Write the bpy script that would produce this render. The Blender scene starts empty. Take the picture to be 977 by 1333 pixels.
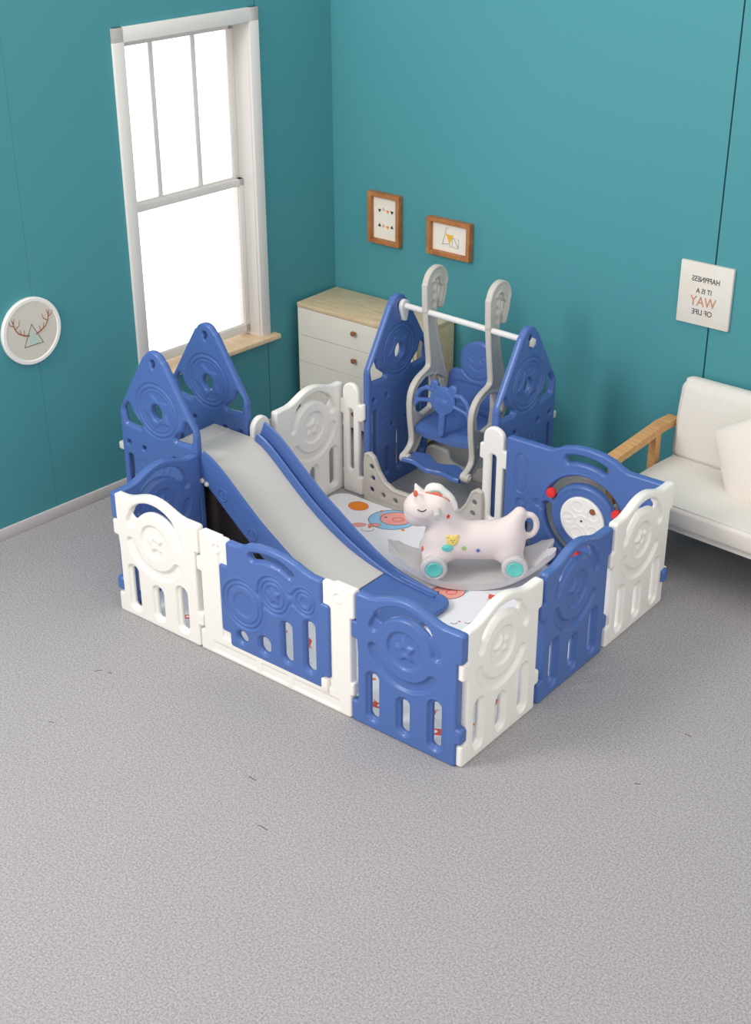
import bpy, bmesh, math, random
import numpy as np
from mathutils import Vector, Matrix
random.seed(7); np.random.seed(7)
PI = math.pi
scene = bpy.context.scene
COL = scene.collection
R = math.radians

# ------------------------------------------------------------------ materials
def new_mat(name):
    m = bpy.data.materials.new(name); m.use_nodes = True
    nt = m.node_tree
    return m, nt, nt.nodes['Principled BSDF']

def srgb(r, g, b):
    f = lambda c: ((c / 255 + 0.055) / 1.055) ** 2.4 if c > 10 else c / 255 / 12.92
    return (f(r), f(g), f(b), 1)

def plastic(name, col, rough=0.38, bump=0.02, scale=180, spec=0.4, var=0.0):
    m, nt, b = new_mat(name)
    b.inputs['Base Color'].default_value = col
    b.inputs['Roughness'].default_value = rough
    b.inputs['Specular IOR Level'].default_value = spec
    tc = nt.nodes.new('ShaderNodeTexCoord')
    n = nt.nodes.new('ShaderNodeTexNoise'); n.inputs['Scale'].default_value = scale
    nt.links.new(tc.outputs['Object'], n.inputs['Vector'])
    if bump:
        bp = nt.nodes.new('ShaderNodeBump'); bp.inputs['Strength'].default_value = bump
        bp.inputs['Distance'].default_value = 0.002
        nt.links.new(n.outputs['Fac'], bp.inputs['Height'])
        nt.links.new(bp.outputs['Normal'], b.inputs['Normal'])
    return m

def wood(name, c1, c2, scale=(2, 18, 18), rough=0.5):
    m, nt, b = new_mat(name)
    tc = nt.nodes.new('ShaderNodeTexCoord')
    mp = nt.nodes.new('ShaderNodeMapping'); mp.inputs['Scale'].default_value = scale
    n = nt.nodes.new('ShaderNodeTexNoise'); n.inputs['Scale'].default_value = 2.5; n.inputs['Detail'].default_value = 6
    n.inputs['Distortion'].default_value = 0.6
    cr = nt.nodes.new('ShaderNodeValToRGB')
    cr.color_ramp.elements[0].position = 0.3; cr.color_ramp.elements[0].color = c1
    cr.color_ramp.elements[1].position = 0.7; cr.color_ramp.elements[1].color = c2
    nt.links.new(tc.outputs['Object'], mp.inputs['Vector']); nt.links.new(mp.outputs['Vector'], n.inputs['Vector'])
    nt.links.new(n.outputs['Fac'], cr.inputs['Fac']); nt.links.new(cr.outputs['Color'], b.inputs['Base Color'])
    b.inputs['Roughness'].default_value = rough
    return m

def carpet(name):
    m, nt, b = new_mat(name)
    tc = nt.nodes.new('ShaderNodeTexCoord')
    n = nt.nodes.new('ShaderNodeTexNoise'); n.inputs['Scale'].default_value = 135; n.inputs['Detail'].default_value = 2; n.inputs['Roughness'].default_value = 0.75
    n2 = nt.nodes.new('ShaderNodeTexNoise'); n2.inputs['Scale'].default_value = 5; n2.inputs['Detail'].default_value = 3
    mx = nt.nodes.new('ShaderNodeMix'); mx.data_type = 'FLOAT'; mx.inputs[0].default_value = 0.03
    cr = nt.nodes.new('ShaderNodeValToRGB')
    cr.color_ramp.elements[0].position = 0.25; cr.color_ramp.elements[0].color = srgb(126, 122, 124)
    cr.color_ramp.elements[1].position = 0.75; cr.color_ramp.elements[1].color = srgb(194, 190, 191)
    nt.links.new(tc.outputs['Object'], n.inputs['Vector']); nt.links.new(tc.outputs['Object'], n2.inputs['Vector'])
    nt.links.new(n.outputs['Fac'], mx.inputs[2]); nt.links.new(n2.outputs['Fac'], mx.inputs[3])
    nt.links.new(mx.outputs[0], cr.inputs['Fac']); nt.links.new(cr.outputs['Color'], b.inputs['Base Color'])
    bp = nt.nodes.new('ShaderNodeBump'); bp.inputs['Strength'].default_value = 0.05; bp.inputs['Distance'].default_value = 0.002
    nt.links.new(n.outputs['Fac'], bp.inputs['Height']); nt.links.new(bp.outputs['Normal'], b.inputs['Normal'])
    b.inputs['Roughness'].default_value = 0.95; b.inputs['Specular IOR Level'].default_value = 0.1
    return m

def fabric(name, c1, c2, sc=220, bump=0.3):
    m, nt, b = new_mat(name)
    tc = nt.nodes.new('ShaderNodeTexCoord')
    n = nt.nodes.new('ShaderNodeTexNoise'); n.inputs['Scale'].default_value = sc; n.inputs['Detail'].default_value = 3
    cr = nt.nodes.new('ShaderNodeValToRGB')
    cr.color_ramp.elements[0].position = 0.35; cr.color_ramp.elements[0].color = c1
    cr.color_ramp.elements[1].position = 0.65; cr.color_ramp.elements[1].color = c2
    nt.links.new(tc.outputs['Object'], n.inputs['Vector']); nt.links.new(n.outputs['Fac'], cr.inputs['Fac'])
    nt.links.new(cr.outputs['Color'], b.inputs['Base Color'])
    w = nt.nodes.new('ShaderNodeTexNoise'); w.inputs['Scale'].default_value = 9; w.inputs['Detail'].default_value = 2
    nt.links.new(tc.outputs['Object'], w.inputs['Vector'])
    ad = nt.nodes.new('ShaderNodeMath'); ad.operation = 'MULTIPLY_ADD'; ad.inputs[1].default_value = 6
    nt.links.new(w.outputs['Fac'], ad.inputs[0]); nt.links.new(n.outputs['Fac'], ad.inputs[2])
    bp = nt.nodes.new('ShaderNodeBump'); bp.inputs['Strength'].default_value = bump; bp.inputs['Distance'].default_value = 0.003
    nt.links.new(ad.outputs[0], bp.inputs['Height']); nt.links.new(bp.outputs['Normal'], b.inputs['Normal'])
    b.inputs['Roughness'].default_value = 0.9; b.inputs['Specular IOR Level'].default_value = 0.15
    return m

def wallpaint(name, col):
    m, nt, b = new_mat(name)
    tc = nt.nodes.new('ShaderNodeTexCoord')
    n = nt.nodes.new('ShaderNodeTexNoise'); n.inputs['Scale'].default_value = 60; n.inputs['Detail'].default_value = 3
    bp = nt.nodes.new('ShaderNodeBump'); bp.inputs['Strength'].default_value = 0.05; bp.inputs['Distance'].default_value = 0.002
    nt.links.new(tc.outputs['Object'], n.inputs['Vector']); nt.links.new(n.outputs['Fac'], bp.inputs['Height'])
    nt.links.new(bp.outputs['Normal'], b.inputs['Normal'])
    b.inputs['Base Color'].default_value = col; b.inputs['Roughness'].default_value = 0.6
    b.inputs['Specular IOR Level'].default_value = 0.25
    return m

def glassmat(name):
    m, nt, b = new_mat(name)
    out = nt.nodes['Material Output']
    tr = nt.nodes.new('ShaderNodeBsdfTransparent'); gl = nt.nodes.new('ShaderNodeBsdfGlossy')
    gl.inputs['Roughness'].default_value = 0.02
    fr = nt.nodes.new('ShaderNodeFresnel'); fr.inputs['IOR'].default_value = 1.35
    mx = nt.nodes.new('ShaderNodeMixShader')
    nt.links.new(fr.outputs[0], mx.inputs[0]); nt.links.new(tr.outputs[0], mx.inputs[1]); nt.links.new(gl.outputs[0], mx.inputs[2])
    nt.links.new(mx.outputs[0], out.inputs['Surface'])
    return m

BLUE = plastic('blue_plastic', srgb(80, 110, 173), 0.28, 0.03)
WHITE = plastic('cream_plastic', srgb(244, 240, 233), 0.33, 0.02)
GREYP = plastic('grey_plastic', srgb(206, 202, 195), 0.42, 0.03)
DGREYP = plastic('warm_grey_plastic', srgb(200, 194, 185), 0.45, 0.03)
PALEG = plastic('pale_grey_plastic', srgb(212, 209, 209), 0.45, 0.02)
RED = plastic('red_plastic', srgb(236, 58, 54), 0.35)
PINK = plastic('blush_plastic', srgb(241, 226, 222), 0.42, 0.01)
TEAL = plastic('mint_plastic', srgb(112, 218, 205), 0.4)
ORANGE = plastic('coral_plastic', srgb(232, 110, 84), 0.45)
SAGE = plastic('sage_plastic', srgb(150, 180, 160), 0.45)
YELLOW = plastic('yellow_plastic', srgb(246, 218, 120), 0.45)
DARK = plastic('dark_print', srgb(52, 44, 46), 0.6)
STEEL = plastic('screw_cap', srgb(214, 211, 205), 0.3)
BARM = plastic('bar_white', srgb(226, 224, 222), 0.3)
WALL = wallpaint('teal_paint', srgb(76, 147, 156))
GAP = wallpaint('dark_gap', srgb(18, 52, 60))
BASEB = wallpaint('baseboard_paint', srgb(205, 198, 198))
TRIM = wallpaint('window_white', srgb(228, 224, 219))
CARPET = carpet('grey_carpet')
SILLW = wood('sill_wood', srgb(222, 190, 150), srgb(238, 212, 176), (14, 2, 14))
TOPW = wood('dresser_oak', srgb(206, 180, 142), srgb(226, 204, 168), (3, 22, 22))
DRWHITE = plastic('dresser_white', srgb(232, 226, 214), 0.5, 0.01)
COPPER = plastic('copper_knob', srgb(156, 100, 70), 0.3)
FRAMEW = wood('frame_wood', srgb(158, 98, 52), srgb(188, 126, 74), (8, 8, 8))
ARMW = wood('arm_wood', srgb(190, 138, 84), srgb(214, 166, 112), (3, 20, 20))
PAPER = plastic('paper', srgb(238, 232, 220), 0.8, 0)
CANVAS = fabric('canvas_print', srgb(226, 215, 202), srgb(221, 221, 215), 9, 0.0)
INK = plastic('ink', srgb(58, 60, 66), 0.8, 0)
INKB = plastic('ink_copper', srgb(196, 136, 98), 0.8, 0)
BROWN = plastic('antler_brown', srgb(150, 92, 56), 0.8, 0)
MINTP = plastic('mint_paint', srgb(190, 208, 200), 0.8, 0)
PEACH = plastic('peach_print', srgb(226, 170, 146), 0.8, 0)
GOLD = plastic('gold_print', srgb(240, 184, 60), 0.8, 0)
SOFAF = fabric('cream_fabric', srgb(222, 217, 209), srgb(228, 223, 215), 260, 0.15)
PILLF = fabric('pillow_fabric', srgb(234, 225, 215), srgb(239, 230, 221), 200, 0.15)
MATM = plastic('mat_foam', srgb(241, 241, 244), 0.5, 0.04, 90)
P_OR = plastic('print_orange', srgb(240, 140, 36), 0.6, 0)
P_PK = plastic('print_pink', srgb(244, 168, 158), 0.6, 0)
P_RD = plastic('print_red', srgb(226, 92, 76), 0.6, 0)
P_BL = plastic('print_blue', srgb(150, 204, 236), 0.6, 0)
P_GY = plastic('print_outline', srgb(96, 72, 72), 0.6, 0)
LINT = plastic('lint_dark', srgb(88, 82, 84), 0.9, 0)
LINTR = plastic('lint_red', srgb(140, 84, 84), 0.9, 0)
GLASS = glassmat('window_glass')

# ------------------------------------------------------------------ objects
def tag(o, label=None, cat=None, group=None, kind=None):
    if label: o['label'] = label
    if cat: o['category'] = cat
    if group: o['group'] = group
    if kind: o['kind'] = kind
    return o

def thing(name, label, cat, loc=(0, 0, 0), rz=0, group=None):
    o = bpy.data.objects.new(name, None); COL.objects.link(o)
    o.empty_display_size = 0.05
    o.location = loc; o.rotation_euler = (0, 0, rz)
    return tag(o, label, cat, group)

def link(name, me, mats, parent=None):
    o = bpy.data.objects.new(name, me); COL.objects.link(o)
    if mats is not None:
        if not isinstance(mats, (list, tuple)): mats = [mats]
        me.materials.clear()
        for m in mats: me.materials.append(m)
    if parent is not None: o.parent = parent
    return o

def children(o): return [c for c in bpy.data.objects if c.parent is o]
def copy_tree(o, parent=None):
    kids = children(o)
    c = o.copy(); COL.objects.link(c)
    if parent is not None: c.parent = parent
    for k in kids: copy_tree(k, c)
    return c

class MB:
    def __init__(s): s.v = []; s.f = []; s.m = []
    def add(s, vs, fs, mi=0):
        k = len(s.v); s.v += [tuple(map(float, p)) for p in vs]
        s.f += [tuple(int(i) + k for i in f) for f in fs]; s.m += [mi] * len(fs); return s
    def mesh(s, name, sharp=38):
        me = bpy.data.meshes.new(name); me.from_pydata(s.v, [], s.f)
        bm = bmesh.new(); bm.from_mesh(me)
        if len(set(s.m)) > 1:
            for f, mi in zip(bm.faces, s.m): f.material_index = mi
        bmesh.ops.recalc_face_normals(bm, faces=bm.faces); bm.to_mesh(me); bm.free()
        me.polygons.foreach_set('use_smooth', [True] * len(me.polygons))
        me.set_sharp_from_angle(angle=R(sharp)); me.update()
        return me
    def build(s, name, mats, parent=None, sharp=38):
        me = s.mesh(name, sharp); o = link(name, me, None, parent)
        for m in (mats if isinstance(mats, (list, tuple)) else [mats]): me.materials.append(m)
        return o
    def pieces(s, name, mats, parent=None, sharp=38):      # every loose piece becomes a part of its own
        p = list(range(len(s.v)))
        def find(i):
            while p[i] != i: p[i] = p[p[i]]; i = p[i]
            return i
        for f in s.f:
            for i in f[1:]: p[find(i)] = find(f[0])
        grp = {}
        for f, mi in zip(s.f, s.m): grp.setdefault(find(f[0]), []).append((f, mi))
        out = []
        mats = mats if isinstance(mats, (list, tuple)) else [mats]
        for g_ in grp.values():
            ids = sorted({i for f, _ in g_ for i in f}); mp = {i: k for k, i in enumerate(ids)}
            m = MB(); m.v = [s.v[i] for i in ids]; m.f = [tuple(mp[i] for i in f) for f, _ in g_]; m.m = [0] * len(g_)
            out.append(m.build(name, mats[g_[0][1]], parent, sharp))
        return out
    # --- primitives
    def bm(s, bm, M=None, mi=0):
        if M is not None: bmesh.ops.transform(bm, matrix=M, verts=bm.verts)
        bm.verts.index_update()
        s.add([v.co[:] for v in bm.verts], [[v.index for v in f.verts] for f in bm.faces], mi); bm.free(); return s
    def box(s, lo, hi, bev=0.004, seg=2, M=None, mi=0):
        b = bmesh.new(); bmesh.ops.create_cube(b, size=1)
        for v in b.verts:
            v.co = Vector(((lo[i] + hi[i]) / 2 + v.co[i] * (hi[i] - lo[i]) for i in range(3)))
        if bev > 0:
            bmesh.ops.bevel(b, geom=b.edges[:], offset=bev, segments=seg, profile=0.5, affect='EDGES')
        return s.bm(b, M, mi)
    def cyl(s, a, b_, r, r2=None, n=24, bev=0.0, mi=0):
        a = Vector(a); b_ = Vector(b_); d = b_ - a; L = d.length
        if r2 is None: r2 = r
        prof = [(0, 0), (r - bev, 0), (r, bev), (r2, L - bev), (r2 - bev, L), (0, L)] if bev else [(0, 0), (r, 0), (r2, L), (0, L)]
        M = Matrix.Translation(a) @ d.to_track_quat('Z', 'Y').to_matrix().to_4x4()
        return s.lathe(prof, n, M, mi)
    def lathe(s, prof, n=28, M=None, mi=0):
        vs = []; fs = []; rows = []
        for (r, z) in prof:
            if r < 1e-6: rows.append([len(vs)]); vs.append(Vector((0, 0, z)))
            else:
                rows.append(list(range(len(vs), len(vs) + n)))
                vs += [Vector((r * math.cos(2 * PI * k / n), r * math.sin(2 * PI * k / n), z)) for k in range(n)]
        for A, B in zip(rows, rows[1:]):
            for k in range(n):
                q = (k + 1) % n
                if len(A) == 1 and len(B) == 1: continue
                if len(A) == 1: fs.append((A[0], B[k], B[q]))
                elif len(B) == 1: fs.append((A[k], A[q], B[0]))
                else: fs.append((A[k], A[q], B[q], B[k]))
        if M is not None: vs = [M @ v for v in vs]
        return s.add(vs, fs, mi)
    def tube(s, pts, r, n=10, closed=False, mi=0, flat=None):
        pts = [Vector(p) for p in pts]; N = len(pts)
        rs = r if isinstance(r, (list, tuple)) else [r] * N
        vs = []; fs = []; up = None
        for i, p in enumerate(pts):
            if closed: t = pts[(i + 1) % N] - pts[i - 1]
            else: t = pts[min(i + 1, N - 1)] - pts[max(i - 1, 0)]
            t.normalize()
            if up is None:
                up = Vector((0, 0, 1)) if abs(t.z) < 0.9 else Vector((1, 0, 0))
                if flat is not None: up = Vector(flat)
            u = (up - t * up.dot(t)); u.normalize(); w = t.cross(u)
            up = u
            for k in range(n):
                a = 2 * PI * k / n
                vs.append(p + (u * math.cos(a) + w * math.sin(a)) * rs[i])
        M_ = N if closed else N - 1
        for i in range(M_):
            for k in range(n):
                a = i * n; b = ((i + 1) % N) * n; q = (k + 1) % n
                fs.append((a + k, a + q, b + q, b + k))
        if not closed:
            fs.append(tuple(range(n))); fs.append(tuple(range((N - 1) * n, N * n)))
        return s.add(vs, fs, mi)
    def prism(s, poly, y0, y1, mi=0, M=None):          # poly in (x, z), extruded along y
        n = len(poly)
        vs = [Vector((x, y0, z)) for x, z in poly] + [Vector((x, y1, z)) for x, z in poly]
        fs = [tuple(range(n)), tuple(range(n, 2 * n))] + [(i, (i + 1) % n, n + (i + 1) % n, n + i) for i in range(n)]
        if M is not None: vs = [M @ v for v in vs]
        return s.add(vs, fs, mi)
    def sphere(s, c, r, M=None, n=20, mi=0):
        r = (r, r, r) if not isinstance(r, (tuple, list)) else r
        b = bmesh.new(); bmesh.ops.create_uvsphere(b, u_segments=n, v_segments=n // 2 + 2, radius=1)
        MM = Matrix.Translation(c) @ (M if M is not None else Matrix()) @ Matrix.Diagonal((*r, 1))
        return s.bm(b, MM, mi)
    def sweep(s, path, sec, mi=0):                     # path (x,z); sec(i) -> [(y, n)], n along path normal
        N = len(path); vs = []; fs = []; K = None
        for i, (x, z) in enumerate(path):
            a = path[max(i - 1, 0)]; b = path[min(i + 1, N - 1)]
            t = Vector((b[0] - a[0], b[1] - a[1])); t.normalize(); nx, nz = -t.y, t.x
            P = sec(i); K = len(P)
            vs += [(x + nx * q, y, z + nz * q) for y, q in P]
        for i in range(N - 1):
            for k in range(K):
                q = (k + 1) % K
                fs.append((i * K + k, i * K + q, (i + 1) * K + q, (i + 1) * K + k))
        fs.append(tuple(range(K))); fs.append(tuple(range((N - 1) * K, N * K)))
        return s.add(vs, fs, mi)

# ------------------------------------------------------------------ 2D distance fields -> moulded plates
def d_box(X, Z, x0, x1, z0, z1, r=0.0):
    cx, cz, hx, hz = (x0 + x1) / 2, (z0 + z1) / 2, (x1 - x0) / 2 - r, (z1 - z0) / 2 - r
    qx = np.abs(X - cx) - hx; qz = np.abs(Z - cz) - hz
    return np.hypot(np.maximum(qx, 0), np.maximum(qz, 0)) + np.minimum(np.maximum(qx, qz), 0) - r
def d_cir(X, Z, cx, cz, r): return np.hypot(X - cx, Z - cz) - r
def d_ell(X, Z, cx, cz, rx, rz): return (np.hypot((X - cx) / rx, (Z - cz) / rz) - 1) * min(rx, rz)
def d_cap(X, Z, ax, az, bx, bz, r):
    px, pz = X - ax, Z - az; dx, dz = bx - ax, bz - az
    t = np.clip((px * dx + pz * dz) / (dx * dx + dz * dz + 1e-12), 0, 1)
    return np.hypot(px - dx * t, pz - dz * t) - r
def d_path(X, Z, pts, r):
    d = None
    for a, b in zip(pts, pts[1:]):
        q = d_cap(X, Z, *a, *b, r); d = q if d is None else np.minimum(d, q)
    return d
def d_arc(X, Z, cx, cz, Rr, a0, a1, w):                # stroke of half-width w on an arc, angles in degrees, a0 < a1
    mid = R((a0 + a1) / 2); half = R((a1 - a0) / 2)
    A = np.arctan2(Z - cz, X - cx) - mid; A = (A + PI) % (2 * PI) - PI
    A = np.clip(A, -half, half) + mid
    return np.hypot(X - cx - Rr * np.cos(A), Z - cz - Rr * np.sin(A)) - w
def d_poly(X, Z, pts, r=0.0):
    d = np.full(X.shape, 1e9); sgn = np.ones(X.shape); n = len(pts)
    for i in range(n):
        ax, az = pts[i]; bx, bz = pts[i - 1]
        ex, ez = bx - ax, bz - az; wx, wz = X - ax, Z - az
        t = np.clip((wx * ex + wz * ez) / (ex * ex + ez * ez + 1e-12), 0, 1)
        d = np.minimum(d, np.hypot(wx - ex * t, wz - ez * t))
        c1 = Z >= az; c2 = Z < bz; c3 = ex * wz > ez * wx
        sgn = np.where((c1 & c2 & c3) | (~c1 & ~c2 & ~c3), -sgn, sgn)
    return d * sgn - r
def star(cx, cz, ro, ri, rot=90, n=5):
    return [(cx + (ro if k % 2 == 0 else ri) * math.cos(R(rot + 180 * k / n)), cz + (ro if k % 2 == 0 else ri) * math.sin(R(rot + 180 * k / n))) for k in range(2 * n)]
def U(*a):
    d = a[0]
    for b in a[1:]: d = np.minimum(d, b)
    return d
def SU(a, b, k):
    h = np.clip(0.5 + 0.5 * (b - a) / k, 0, 1); return b + (a - b) * h - k * h * (1 - h)
def SUB(a, *bs):
    for b in bs: a = np.maximum(a, -b)
    return a
def step(d, w=0.004):                                  # 1 inside, 0 outside
    t = np.clip(0.5 - d / (2 * w), 0, 1); return t * t * (3 - 2 * t)
def bead(d, w, h): return h * np.exp(-(d / w) ** 2)

def plate(name, sdf, bb, T, r=0.007, h=0.0045, relief=None, warp=None, back=True):
    """moulded plate: sdf(X,Z)<0 inside, faces at y=-T/2 and +T/2 with rounded rims, relief>0 presses the face in"""
    x0, x1, z0, z1 = bb
    xs = np.arange(x0 - 2 * h, x1 + 3 * h, h); zs = np.arange(z0 - 2 * h, z1 + 3 * h, h)
    X, Z = np.meshgrid(xs, zs, indexing='ij'); D = sdf(X, Z)
    ins = D < 0
    nid = -np.ones(X.shape, int); nid[ins] = np.arange(ins.sum())
    px = list(X[ins]); pz = list(Z[ins])
    cross = {}
    def cr(i, j, k, l):
        key = (i, j, k, l) if (i, j) < (k, l) else (k, l, i, j)
        c = cross.get(key)
        if c is None:
            i, j, k, l = key; a, b = D[i, j], D[k, l]; t = a / (a - b)
            c = cross[key] = len(px)
            px.append(X[i, j] + (X[k, l] - X[i, j]) * t); pz.append(Z[i, j] + (Z[k, l] - Z[i, j]) * t)
        return c
    nI = ins[:-1, :-1].astype(int) + ins[1:, :-1] + ins[:-1, 1:] + ins[1:, 1:]
    faces = []; walls = []
    for i, j in np.argwhere(nI == 4):
        faces.append((nid[i, j], nid[i + 1, j], nid[i + 1, j + 1], nid[i, j + 1]))
    for i, j in np.argwhere((nI > 0) & (nI < 4)):
        cs = [(i, j), (i + 1, j), (i + 1, j + 1), (i, j + 1)]
        pol = []; fl = []
        for q in range(4):
            a = cs[q]; b = cs[(q + 1) % 4]
            if ins[a]: pol.append(nid[a]); fl.append(False)
            if ins[a] != ins[b]: pol.append(cr(*a, *b)); fl.append(True)
        if len(pol) >= 3: faces.append(tuple(pol))
        n = len(pol)
        for q in range(n):
            if fl[q] and fl[(q + 1) % n] and n > 2: walls.append((pol[q], pol[(q + 1) % n]))
    # an ambiguous cell can list an inner pair twice; keep the pairs that occur once
    px = np.array(px); pz = np.array(pz); d = np.clip(-sdf(px, pz), 0, None)
    prof = T / 2 - np.where(d < r, r - np.sqrt(np.clip(r * r - (r - d) ** 2, 0, None)), 0)
    rel = relief(px, pz) if relief else 0
    yf = -(prof - rel); yb = (prof - rel) if back else prof
    lim = 0.0015
    yf = np.minimum(yf, -lim); yb = np.maximum(yb, lim)
    n = len(px)
    vs = np.concatenate([np.stack([px, yf, pz], 1), np.stack([px, yb, pz], 1)])
    if warp: vs = warp(vs)
    fs = [tuple(int(v) for v in f) for f in faces] + [tuple(int(v) + n for v in f[::-1]) for f in faces]
    fs += [(int(b), int(a), int(a) + n, int(b) + n) for a, b in walls]
    me = bpy.data.meshes.new(name); me.from_pydata(vs.tolist(), [], fs); me.validate()
    bm = bmesh.new(); bm.from_mesh(me); bmesh.ops.recalc_face_normals(bm, faces=bm.faces); bm.to_mesh(me); bm.free()
    me.polygons.foreach_set('use_smooth', [True] * len(me.polygons)); me.update()
    return me

# ------------------------------------------------------------------ 3D distance field -> moulded solid (surface nets)
def blob(name, f, lo, hi, h):
    ax = [np.arange(lo[i], hi[i] + h, h) for i in range(3)]
    G = np.meshgrid(*ax, indexing='ij'); D = f(*G); S = D < 0
    nx, ny, nz = D.shape
    acc = np.zeros((nx - 1, ny - 1, nz - 1, 3)); cnt = np.zeros((nx - 1, ny - 1, nz - 1))
    corners = [(a, b, c) for a in (0, 1) for b in (0, 1) for c in (0, 1)]
    sl = lambda o: tuple(slice(o[k], D.shape[k] - 1 + o[k]) for k in range(3))
    for p in corners:
        for k in range(3):
            if p[k]: continue
            q = list(p); q[k] = 1; q = tuple(q)
            a, b = D[sl(p)], D[sl(q)]; m = (a < 0) != (b < 0)
            t = np.where(m, a / np.where(m, a - b, 1), 0)
            for c in range(3):
                off = p[c] + (t if c == k else 0)
                acc[..., c] += np.where(m, off, 0)
            cnt += m
    act = cnt > 0; idx = -np.ones(cnt.shape, int); idx[act] = np.arange(act.sum())
    base = np.argwhere(act)
    V = (base + acc[act] / cnt[act][:, None]) * h + np.array(lo)
    F = []
    for k in range(3):
        u, w = [(1, 2), (2, 0), (0, 1)][k]
        a = S[tuple(slice(0, -1) if c == k else slice(None) for c in range(3))]
        b = S[tuple(slice(1, None) if c == k else slice(None) for c in range(3))]
        for e in np.argwhere(a != b):
            if e[u] == 0 or e[w] == 0 or e[u] >= cnt.shape[u] or e[w] >= cnt.shape[w]: continue
            def at(du, dw):
                q = e.copy(); q[u] -= du; q[w] -= dw; return idx[tuple(q)]
            quad = [at(1, 1), at(0, 1), at(0, 0), at(1, 0)]
            F.append(tuple(int(i) for i in (quad if a[tuple(e)] else quad[::-1])))
    me = bpy.data.meshes.new(name); me.from_pydata(V.tolist(), [], F); me.validate()
    bm = bmesh.new(); bm.from_mesh(me)
    bmesh.ops.smooth_vert(bm, verts=bm.verts, factor=0.5, use_axis_x=True, use_axis_y=True, use_axis_z=True)
    bmesh.ops.recalc_face_normals(bm, faces=bm.faces); bm.to_mesh(me); bm.free()
    me.polygons.foreach_set('use_smooth', [True] * len(me.polygons)); me.update()
    return me
def s_cap(X, Y, Z, a, b, ra, rb):
    a = np.array(a); b = np.array(b); d = b - a; L2 = d @ d
    t = np.clip(((X - a[0]) * d[0] + (Y - a[1]) * d[1] + (Z - a[2]) * d[2]) / L2, 0, 1)
    return np.sqrt((X - a[0] - d[0] * t) ** 2 + (Y - a[1] - d[1] * t) ** 2 + (Z - a[2] - d[2] * t) ** 2) - (ra + (rb - ra) * t)

# ================================================================== CAMERA
cx, cy, cz, yaw, pit, roll, foc = 4.18803, -3.46296, 3.28465, -0.67574, 0.48576, -0.00369, 1866.89
d = Vector((math.sin(yaw) * math.cos(pit), math.cos(yaw) * math.cos(pit), -math.sin(pit)))
r_ = Vector((math.cos(yaw), -math.sin(yaw), 0)); u_ = r_.cross(d)
r2 = r_ * math.cos(roll) + u_ * math.sin(roll); u2 = -r_ * math.sin(roll) + u_ * math.cos(roll)
cam = bpy.data.cameras.new('camera'); co = bpy.data.objects.new('camera', cam); COL.objects.link(co)
M = Matrix((r2, u2, -d)).transposed().to_4x4(); M.translation = (cx, cy, cz); co.matrix_world = M
cam.sensor_fit = 'VERTICAL'; cam.sensor_height = 36; cam.lens = foc / 1333 * 36
cam.clip_end = 60
scene.camera = co

# ================================================================== ROOM
LW = Matrix.Translation((-0.889, 0.425, 0)) @ Matrix.Rotation(R(85.5), 4, 'Z')   # left wall: x along the wall, y outwards
YB = 2.336                                                                     # back wall plane
H = 2.65
a_, b_ = LW @ Vector((-2.2, 0.14, 0)), LW @ Vector((1.93, 0.14, 0))
fp = [(a_.x, -3.4), (5.2, -3.4), (5.2, YB + 0.11), (b_.x, YB + 0.11), (b_.x, b_.y), (a_.x, a_.y)]
fl = MB(); n_ = len(fp)
fl.add([(x, y, -0.06) for x, y in fp] + [(x, y, 0) for x, y in fp], [tuple(range(n_)), tuple(range(n_, 2 * n_))] + [(i, (i + 1) % n_, n_ + (i + 1) % n_, n_ + i) for i in range(n_)])
fl = fl.build('floor', CARPET); tag(fl, kind='structure')

def setm(o, M): o.matrix_world = M; return o
wl = MB()
g = 0.0022
WS0, WS1, WZ0, WZ1 = 0.588, 1.353, 0.545, 2.16
for a, b, z0, z1 in ((-2.2, -1.2, 0, H), (-1.2, -0.03, 0, H), (-0.03, WS0, 0, H), (WS0, 1.397, 0, WZ0), (WS0, 1.397, WZ1, H), (1.353, 1.397, WZ0, WZ1), (1.397, 1.919, 0, H)):
    ga = {-1.2: g, -0.03: 0.0005, 1.397: g}; wl.box((a + ga.get(a, 0), 0, z0), (b - ga.get(b, 0), 0.05, z1), 0)
for a, b, z0, z1 in ((-2.2, WS0, 0, H), (WS0, WS1, 0, WZ0), (WS0, WS1, WZ1, H), (WS1, 1.93, 0, H)):
    wl.box((a, 0.05, z0), (b, 0.15, z1), 0, mi=1)
o = setm(wl.build('wall_left', [WALL, GAP]), LW); tag(o, kind='structure')
wb = MB()
xs = [-0.741, 0.28, 1.499, 2.72, 4.6]
for a, b in zip(xs, xs[1:]):
    wb.box((a + (g * 1.7 if a > 1 else 0), YB, 0), (b - (g * 1.7 if b > 1 else 0), YB + 0.05, H), 0)
wb.box((-0.76, YB + 0.05, 0), (4.6, YB + 0.12, H), 0, mi=1)
tag(wb.build('wall_back', [WALL, GAP]), kind='structure')
o = setm(MB().box((-2.2, -0.012, 0), (1.915, 0.0, 0.058), 0.003).build('baseboard_left', BASEB), LW); tag(o, kind='structure')
tag(MB().box((-0.738, YB - 0.012, 0), (4.6, YB, 0.058), 0.003).build('baseboard_back', BASEB), kind='structure')

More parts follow.
